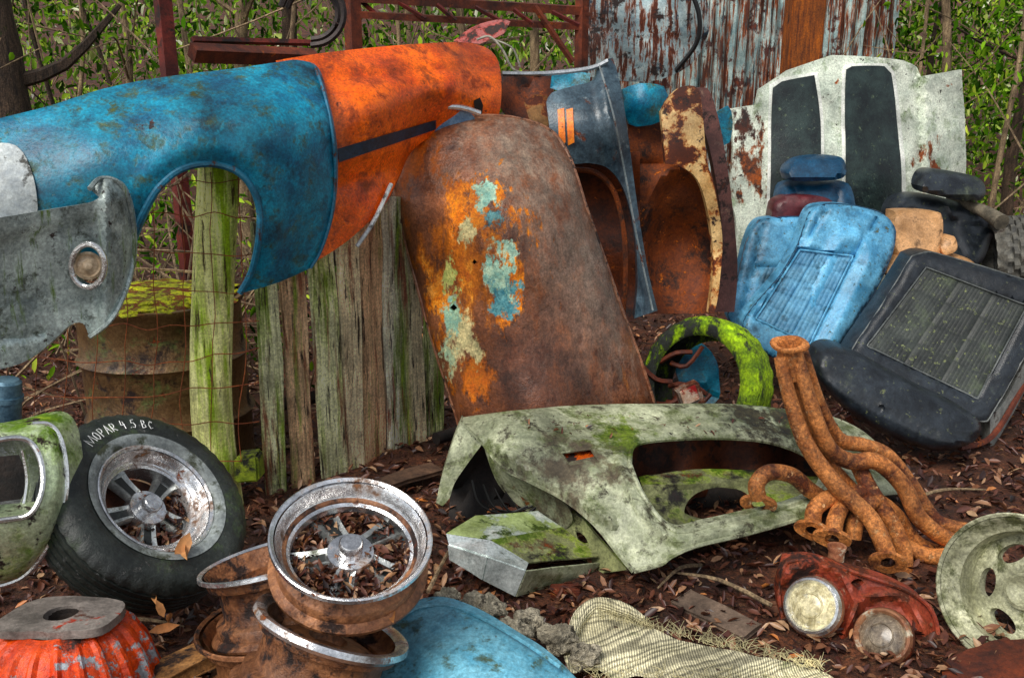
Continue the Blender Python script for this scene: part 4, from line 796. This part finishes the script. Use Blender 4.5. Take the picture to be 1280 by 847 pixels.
STR={'M':[[(0,0),(.04,1),(.45,.12),(.86,1),(.95,0)]],'O':[[(.35,1),(.05,.75),(.08,.2),(.4,0),(.65,.3),(.6,.8),(.33,1)]],'P':[[(.05,0),(.08,1),(.5,.95),(.6,.7),(.45,.5),(.08,.45)]],
 'A':[[(0,0),(.38,1),(.7,0)],[(.15,.38),(.58,.42)]],'R':[[(.05,0),(.08,1),(.5,.95),(.6,.7),(.45,.5),(.08,.45),(.65,0)]],'4':[[(.2,1),(.05,.45),(.65,.48)],[(.5,.85),(.46,0)]],
 '.':[[(.28,.0),(.36,.07)]],'5':[[(.62,1),(.18,.97),(.12,.6),(.45,.62),(.6,.3),(.4,.02),(.05,.08)]],'B':[[(.05,0),(.08,1),(.45,.95),(.5,.7),(.1,.52),(.55,.4),(.55,.1),(.05,0)]],'C':[[(.6,.85),(.3,1),(.05,.5),(.3,0),(.62,.15)]]}
gt=[]; a=math.radians(110); st=math.radians(5.2)
for chh in 'MOPAR 4.5 BC':
    if chh!=' ':
        ca,sa=math.cos(a),math.sin(a); ez=Vec((ca,sa,0)); ex=Vec((sa,-ca,0)); sz=random.uniform(.030,.034); wl=.030 if chh=='M' else .023
        for s_ in STR[chh]:
            gt.append(g_tube([ex*(p[0]*wl)+ez*(.243+p[1]*sz)+Vec((0,0,.0985-.003*p[1])) for p in s_],.0012,4,1,smooth=False))
    a-=st*(1.5 if chh=='M' else .55 if chh in ' .' else 1.)
mk('chalk_lettering',gt,plain('white_chalk',(.9,.92,.88),.9),w1,smooth=False)
# rim stack
AX2=(.16,-.34,.93)
C2=(438,690,2.0)
w2=place('wheel_rim','chrome lipped five spoke wheel rim lying on top of the rim stack','wheel rim',*C2,0,0,ax=AX2)
mk('rim_lip',rimgeo(.200,.13,part='lip'),m_rimch,w2); mk('rim_body',rimgeo(.2,.13,part='body'),m_rimrust,w2); mk('rim_barrel',rim_inner(.197,.12),m_rimch,w2)
spokes(w2,.195,m_alu,m_darkrec,-.03,5,.034,.5,m_rimch,.02)
mk('rusty_floor_disc',g_lathe([(.155,-.045),(0,-.05)],40),m_roug,w2)
w3=place('wheel_rim','rusty chrome edged wheel rim at the back left of the stack','wheel rim',347,738,2.14,0,0,ax=(-.22,.22,1))
mk('rim_body',rimgeo(.192,.19,part='body'),m_rimrust,w3); mk('rim_barrel',rim_inner(.187,.19),m_rimrust,w3)
mk('chrome_edge',rimgeo(.192,.19,part='lip'),m_rimch,w3)
mk('centre_disc',g_lathe([(.15,.02),(.1,.03),(.05,.05),(.04,.02),(0,.02)],40),m_rimrust,w3)
w6=place('wheel_rim','plain rusty rim underneath the back left rim of the stack','wheel rim',345,812,2.1,0,0,ax=(-.1,.1,1))
mk('rim_body',rimgeo(.20,.18),m_rimrust,w6); mk('rim_barrel',rim_inner(.19,.18),m_rimrust,w6)
w4=place('wheel_rim','rusty tan wheel rim at the bottom of the stack','wheel rim',400,826,1.9,0,0,ax=(.34,.32,.92))
mk('rim_body',rimgeo(.197,.19,part='body'),m_rimrust,w4); mk('rim_barrel',rim_inner(.192,.19),m_rimrust,w4)
mk('chrome_edge',g_lathe([(.165,.088),(.178,.098),(.196,.099),(.200,.085),(.190,.074)],60),m_rimch,w4)
mk('centre_disc',g_lathe([(.15,.03),(.1,.05),(.05,.06),(.04,.04),(0,.04)],40),m_rimrust,w4)
# right slotted wheel
m_beige=surf('beige_lichen_rim',(.32,.32,.22),(.60,.60,.45),8,[('n',(.16,.17,.09),(.27,.28,.15),9,.52,.1),('n',(.65,.65,.55),(.8,.8,.7),24,.64,.05)],.5,0,.5,60,.35)
w5=place('wheel_rim','beige slotted wheel rim standing at the lower right edge','wheel rim',1288,740,2.40,-.7,.1)
mk('rim_lip',rimgeo(.226,.26),m_beige,w5); mk('rim_barrel',rim_inner(.224,.26),m_beige,w5)
circ=lambda r,n,cx=0,cy=0:[(cx+r*math.cos(2*math.pi*i/n),cy+r*math.sin(2*math.pi*i/n)) for i in range(n)]
def ell(cx,cy,a,b,th,n=20): return [(cx+a*math.cos(t)*math.cos(th)-b*math.sin(t)*math.sin(th),cy+a*math.cos(t)*math.sin(th)+b*math.sin(t)*math.cos(th)) for t in [2*math.pi*i/n for i in range(n)]]
hs=[ell(.120*math.cos(a),.120*math.sin(a),.046,.028,a+math.pi/2) for a in [2*math.pi*i/6+.2 for i in range(6)]]
mk('slotted_disc',g_cdt(circ(.178,64),hs,lambda x,y:[Vec((a,b,.0+.035*math.cos(min(1,math.hypot(a,b)/.178)*1.5))) for a,b in zip(x,y)],.012,(0,0,-.03)),m_beige,w5)
mk('hub_cap',g_lathe([(.06,.028),(.055,.05),(.045,.055),(.03,.04),(0,.035)],28),m_beige,w5)
mk('lug_bolt',g_tube([Vec((.07,0,.03)),Vec((.07,0,.07))],.01,6,2),m_chrome,w5)
# ------------------------------------------------------------ lower left
m_ggrille=surf('green_stained_chrome',(.34,.41,.26),(.62,.69,.50),9,[('n',(.15,.24,.03),(.36,.46,.08),5,.49,.12),('n',R3,(.06,.05,.03),18,.57,.06)],.28,.25,.4,60,.3)
lg=thing('headlamp_surround','green stained chrome headlamp surround at the left edge','car trim',V(30,735,2.2))
DL=tps([(-60,560,2.16),(0,545,2.24),(62,530,2.34),(82,590,2.30),(-60,650,2.10),(0,645,2.16),(45,645,2.20),(62,690,2.24),(0,735,2.18),(-60,735,2.12)])
mk('surround_shell',g_panel([(-60,550,1),(0,540),(40,530),(62,531),(76,550),(83,590),(80,630),(64,675),(38,712),(5,730),(-60,740,1)],DL,holes=[[(-40,562,1),(8,549),(36,552),(50,575),(52,610),(38,640),(10,648),(-40,652,1)]],fl=.10,step=5,wob=.003,puff=(.035,12)),m_ggrille,lg)
mk('chrome_rim',g_tube([V(x,y,float(DL([x],[y])[0])-.035) for x,y in [(-40,561),(8,548),(36,551),(51,575),(53,610),(39,641),(10,649),(-40,653)]],.008,8),m_chrome,lg)
mk('inner_frame',g_panel([(-40,556,1),(40,548,1),(54,580),(54,614),(40,648,1),(-40,655,1)],[(-40,556,2.3),(50,580,2.38),(34,640,2.30)],holes=[[(-20,572,1),(24,568,1),(34,600),(24,630,1),(-20,636,1)]],fl=.04,step=5,wob=0),m_chrome,lg)
mk('dark_back',g_panel([(-40,556,1),(40,550,1),(54,580),(54,612),(40,645,1),(-40,652,1)],[(-40,556,2.42),(50,580,2.48),(34,640,2.40)],fl=.01),m_darkin,lg)
mk('vertical_bar',g_tube([V(28,562,2.26),V(34,600,2.25),V(28,640,2.22)],.006,6),m_chrome,lg)
mk('edge_roll',g_tube([V(x,y,float(DL([x],[y])[0])-.004) for x,y in [(40,530),(62,531),(76,550),(83,590),(80,630),(64,675),(38,712),(5,730),(-60,740)]],.008,8),m_chrome,lg)
tag(mk('blue_grey_pipe',g_lathe([(.05,-.15),(.05,.0),(.056,.0),(.056,.02),(.05,.02),(.05,.07),(.04,.08),(0,.08)],28,Matrix.Translation(V(8,500,3.0))@Matrix.Rotation(.15,4,'Y')),surf('blue_grey_steel',(.07,.13,.18),(.2,.3,.36),9,[('n',R1,R2,12,.6,.06)],.4,.3)),'blue grey metal cylinder behind the wire at the left edge','pipe')
m_redb=surf('flaking_red_housing',(.50,.07,.03),(.78,.16,.06),9,[('n',(.38,.41,.43),(.68,.72,.72),11,.53,.04),('n',R3,R1,5,.54,.08)],.38,0,.6,60,.3)
rh=thing('engine_housing','flaking red ribbed metal housing with grey plate at bottom left','engine part',V(80,830,1.95))
cR=V(80,775,1.98)
Mr=Matrix.Translation(cR)@Matrix.Rotation(-.12,4,'X')
mk('ribbed_body',g_lathe([(.10,.0),(.125,-.01),(.15,-.03),(.18,-.08),(.2,-.14),(.22,-.2),(.225,-.26)],120,Mr,lambda i,j,a:(.012 if i%6<2 else 0)*(j>0)+.006*math.sin(a*3)),m_redb,rh)
mk('top_plate',g_cdt(out2([(-.14*1,-.075),(-.05,-.10),(.09,-.095),(.14,-.06),(.135,.05),(.07,.09),(-.06,.10),(-.125,.06)],.02),[circ(.042,24,-.005,.0)],lambda x,y:[Mr@Vec((a,b,.02+.004*noise.noise(Vec((a*20,b*20,0))))) for a,b in zip(x,y)],.012,(0,0,-.022)),surf('grey_cast_plate',(.19,.17,.155),(.38,.34,.31),12,[('n',R1,R2,9,.57,.08),('n',(.4,.05,.02),(.5,.08,.03),6,.60,.05)],.45),rh)
mk('bore',g_lathe([(.043,.018),(.041,-.06),(0,-.06)],24,Mr@Matrix.Translation((-.005,0,0))),m_darkin,rh)
m_pl2=surf('brown_board',(.26,.14,.06),(.50,.30,.15),8,[('n',R3,(.1,.05,.025),9,.54,.08)],.75,0,.7,60,.35,(.6,6,6))
def board(label,a,b,w,t,mat=m_pl2):
    d=(b-a); m=(a+b)/2; s=d.cross(Vec((0,0,1))).normalized()*w/2; u=s.cross(d).normalized()*t/2
    return tag(mk('wooden_board',g_box(m,d/2,s,u,.003,3,.008),mat),label,'board')
board('brown wooden board at bottom left between red housing and rims',V(165,862,1.95),V(298,800,2.12),.09,.04)
board('short dark board lying on leaves under the plank fence',V(455,612,3.35),V(545,585,3.6),.09,.02,surf('dark_board',(.08,.05,.035),(.2,.13,.09),9,(),.9))
board('flat weathered board lying on leaves left of the headlamps',V(852,748,2.62),V(940,790,2.42),.10,.015,surf('grey_board',(.12,.09,.07),(.3,.23,.18),9,[('n',R1,R2,9,.6,.06)],.85))
m_blue2=surf('pale_chalky_blue_paint',(.14,.34,.44),(.30,.55,.64),6,[('n',(.09,.13,.09),(.16,.2,.13),14,.55,.1),('n',R3,R1,9,.64,.05),('n',(.05,.17,.24),(.08,.24,.33),4,.54,.15)],.38,0,.35,80,.25)
bb=thing('car_panel','blue curved car panel cut off by the bottom edge','car panel',V(590,860,1.9))
mk('panel_skin',g_panel([(430,900,1),(452,840),(475,800),(500,770),(526,757),(560,756),(600,770),(650,798),(700,832),(760,900,1)],[(430,900,1.86),(526,757,2.16),(600,770,2.1),(760,900,1.85),(580,850,1.87)],fl=.03,step=6,wob=.01),m_blue2,bb)
mk('panel_edge',g_tube([V(500,771,2.13),V(526,758,2.155),V(560,757,2.15),V(600,771,2.09),V(650,799,2.0),V(700,833,1.93)],.005,6),m_blue2,bb)
m_conc=surf('crumbly_concrete',(.20,.18,.14),(.6,.55,.44),14,[('n',(.03,.025,.02),(.08,.07,.05),14,.55,.08),('n',MO1,(.18,.22,.05),6,.62,.08)],.95,0,1,40,.4,bd=.03)
for i,(px,py,Y,r,lb) in enumerate([(600,762,2.28,.06,'crumbly grey concrete lump leftmost behind the bottom blue panel'),(640,790,2.2,.048,'dark concrete lump at the right rim of the bottom blue panel'),(662,778,2.3,.042,'small pale concrete lump between two larger lumps'),(700,798,2.2,.048,'concrete lump against the left end of the torn burlap'),(730,820,2.12,.04,'lump of concrete resting on the burlap corner'),(560,748,2.35,.035,'little dark clod beside the chrome rim')]):
    tag(mk('concrete_lump',g_lump(V(px,py,Y),r,.45,4,1.8,(1.1,1,.8)),m_conc,ang=80),lb,'rubble')
m_burl=surf('torn_burlap',(.48,.45,.32),(.85,.80,.6),7,[('n',(.30,.31,.18),(.44,.44,.26),7,.55,.1),('n',R3,R1,12,.63,.05)],.95,0,1,160,.3,bd=.003,weave=42)
tb=thing('burlap_sheet','torn beige burlap sheet with frayed edge at bottom centre','burlap',V(860,830,2.1))
mk('cloth',g_panel([(704,808),(722,785),(742,764),(775,770),(812,784),(852,800),(905,812),(962,824),(1012,836),(1048,856),(1000,866),(940,852),(900,868),(850,858),(800,840),(770,845),(740,830),(715,840)],[(700,830,2.12),(740,768,2.36),(850,802,2.22),(1040,852,2.08),(850,870,2.0),(760,840,2.08)],fl=.006,step=4.5,wob=.015,wf=6,extra=lambda x,y:.02*np.sin((x*.5+y*1.6)/17.)),m_burl,tb,ang=80)
mk('rolled_hem',g_tube([V(712,800,2.2),V(724,772,2.33),V(745,757,2.40),V(780,762,2.36),V(805,775,2.3)],[.012,.022,.026,.022,.01],12,5,.06),m_burl,tb)
gs=[]
for i in range(330):
    t=random.random(); px=752+t*280; py=770+t*66+random.uniform(-3,4); Y=2.31-t*.18
    if i%3==0: px=720+t*320; py=842+random.uniform(-6,10)+t*16; Y=2.06-t*.02
    a=V(px,py,Y); gs.append(g_tube([a,a+Vec((random.uniform(-.02,.02),.01,random.uniform(0,.02))),a+Vec((random.uniform(-.04,.04),.02,random.uniform(-.01,.035)))],[.0012,.001,.0006],3,2,caps=False))
mk('frayed_threads',gs,plain('straw_thread',(.5,.46,.3),.9),tb)
tag(mk('rusty_plate',g_panel([(935,770,1),(975,752),(1010,772),(1060,800),(1100,835,1),(1060,832),(990,800)],[(935,770,2.56),(1010,760,2.58),(1100,835,2.33),(990,800,2.44)],fl=.015,wob=.012,wf=7),surf('rust_brown_plate',(.14,.07,.045),(.32,.18,.12),8,[('n',R1,R2,8,.56,.08)],.7)),'flat rusty brown plate on leaves beneath the headlamps','scrap')
tag(mk('rusty_bracket',g_panel([(1188,842),(1210,822),(1250,810),(1300,808,1),(1300,880,1),(1190,880,1)],[(1188,842,2.2),(1300,808,2.26),(1250,880,2.05)],fl=.04,wob=.015,wf=8,holes=[[(1236,838),(1246,830),(1258,836),(1250,846)]]),m_rustpost),'rusty brown bracket in the bottom right corner','scrap')
for i,(px,py,Y,L) in enumerate([(170,785,2.35,.3),(560,700,2.9,.4),(900,735,2.7,.35),(850,720,2.8,.25),(480,640,3.2,.35),(1180,620,3.6,.4)]):
    a=G(px,py,.03); d=Vec((math.cos(i*1.3),math.sin(i*1.3),.05))*L
    tag(mk('fallen_stick',g_tube([a-d/2,a+Vec((0,.02,.02)),a+d/2],[.008,.007,.003],6,4,.1),m_bark2),
      ['thin stick on the leaves beside the leaning tyre','thin stick left of the bumper end','thin stick on leaves left of the headlamps','thin stick under the foreground fender','thin stick on leaves in front of the plank fence','thin stick on bare leaves at the right below the black seat'][i],'stick')
m_oak=leafmat('pale_oak_leaf',[(0,(.5,.17,.04)),(1,(.65,.32,.12))],.1)
P=[]
for (px,py,Y) in [(200,760,2.2),(205,785,2.15),(192,745,2.25),(212,772,2.2),(476,762,1.90),(465,766,1.91),(488,764,1.90),(455,758,1.92),(235,690,2.36),(228,685,2.37)]:
    P.append(tuple(V(px,py,Y)))
tag(leafmesh('curled_oak_leaves',np.array(P),.035,1.2,m_oak,label='larger orange curled leaves caught beside the tyre and rims'),cat='leaves')
Mx=Matrix.Translation(V(*C2))@zrot(AX2).to_4x4()
P=[]
for _ in range(1200):
    a=random.uniform(0,6.28); r=.158*math.sqrt(random.random()); P.append(tuple(Mx@Vec((r*math.cos(a),r*math.sin(a),-.045+random.random()*.03+.015*(math.sin(a)<0)))))
Mx2=Matrix.Translation(V(*C1))@zrot(AX1).to_4x4()
for _ in range(420):
    a=random.uniform(-2.9,.0); r=random.uniform(.05,.15); P.append(tuple(Mx2@Vec((r*math.cos(a),r*math.sin(a),-.04+random.random()*.05))))
tag(leafmesh('leaves_in_rims',np.array(P),.016,1.1,m_litter,label='dead leaves collected inside the wheel rims'),cat='leaves')
# ------------------------------------------------------------ camera, light
cam=bpy.data.cameras.new('camera'); co=bpy.data.objects.new('camera',cam); COL.objects.link(co)
co.location=(0,0,CH); co.rotation_euler=(math.pi/2-PIT,0,0); cam.lens=F*36/1280; cam.sensor_width=36; cam.clip_end=600; cam.clip_start=.05
SC.camera=co
w=bpy.data.worlds.new('World'); SC.world=w; w.use_nodes=True; nt=w.node_tree
sky=nt.nodes.new('ShaderNodeTexSky'); sky.sky_type='NISHITA'; sky.sun_disc=False; el,az=math.radians(52),math.radians(215)
sky.sun_elevation=el; sky.sun_rotation=az
hsv=nt.nodes.new('ShaderNodeHueSaturation'); hsv.inputs['Saturation'].default_value=.3
nt.links.new(sky.outputs[0],hsv.inputs['Color']); nt.links.new(hsv.outputs[0],nt.nodes['Background'].inputs[0]); nt.nodes['Background'].inputs[1].default_value=.15
su=bpy.data.lights.new('sun','SUN'); su.energy=2.5; su.angle=math.radians(28); su.color=(1,.95,.87); so=bpy.data.objects.new('sun',su); COL.objects.link(so)
sd=Vec((math.sin(az)*math.cos(el),math.cos(az)*math.cos(el),math.sin(el)))
so.rotation_euler=sd.to_track_quat('Z','Y').to_euler(); so.location=(0,0,8)
SC.view_settings.view_transform='Standard'; SC.view_settings.look='None'; SC.view_settings.exposure=0
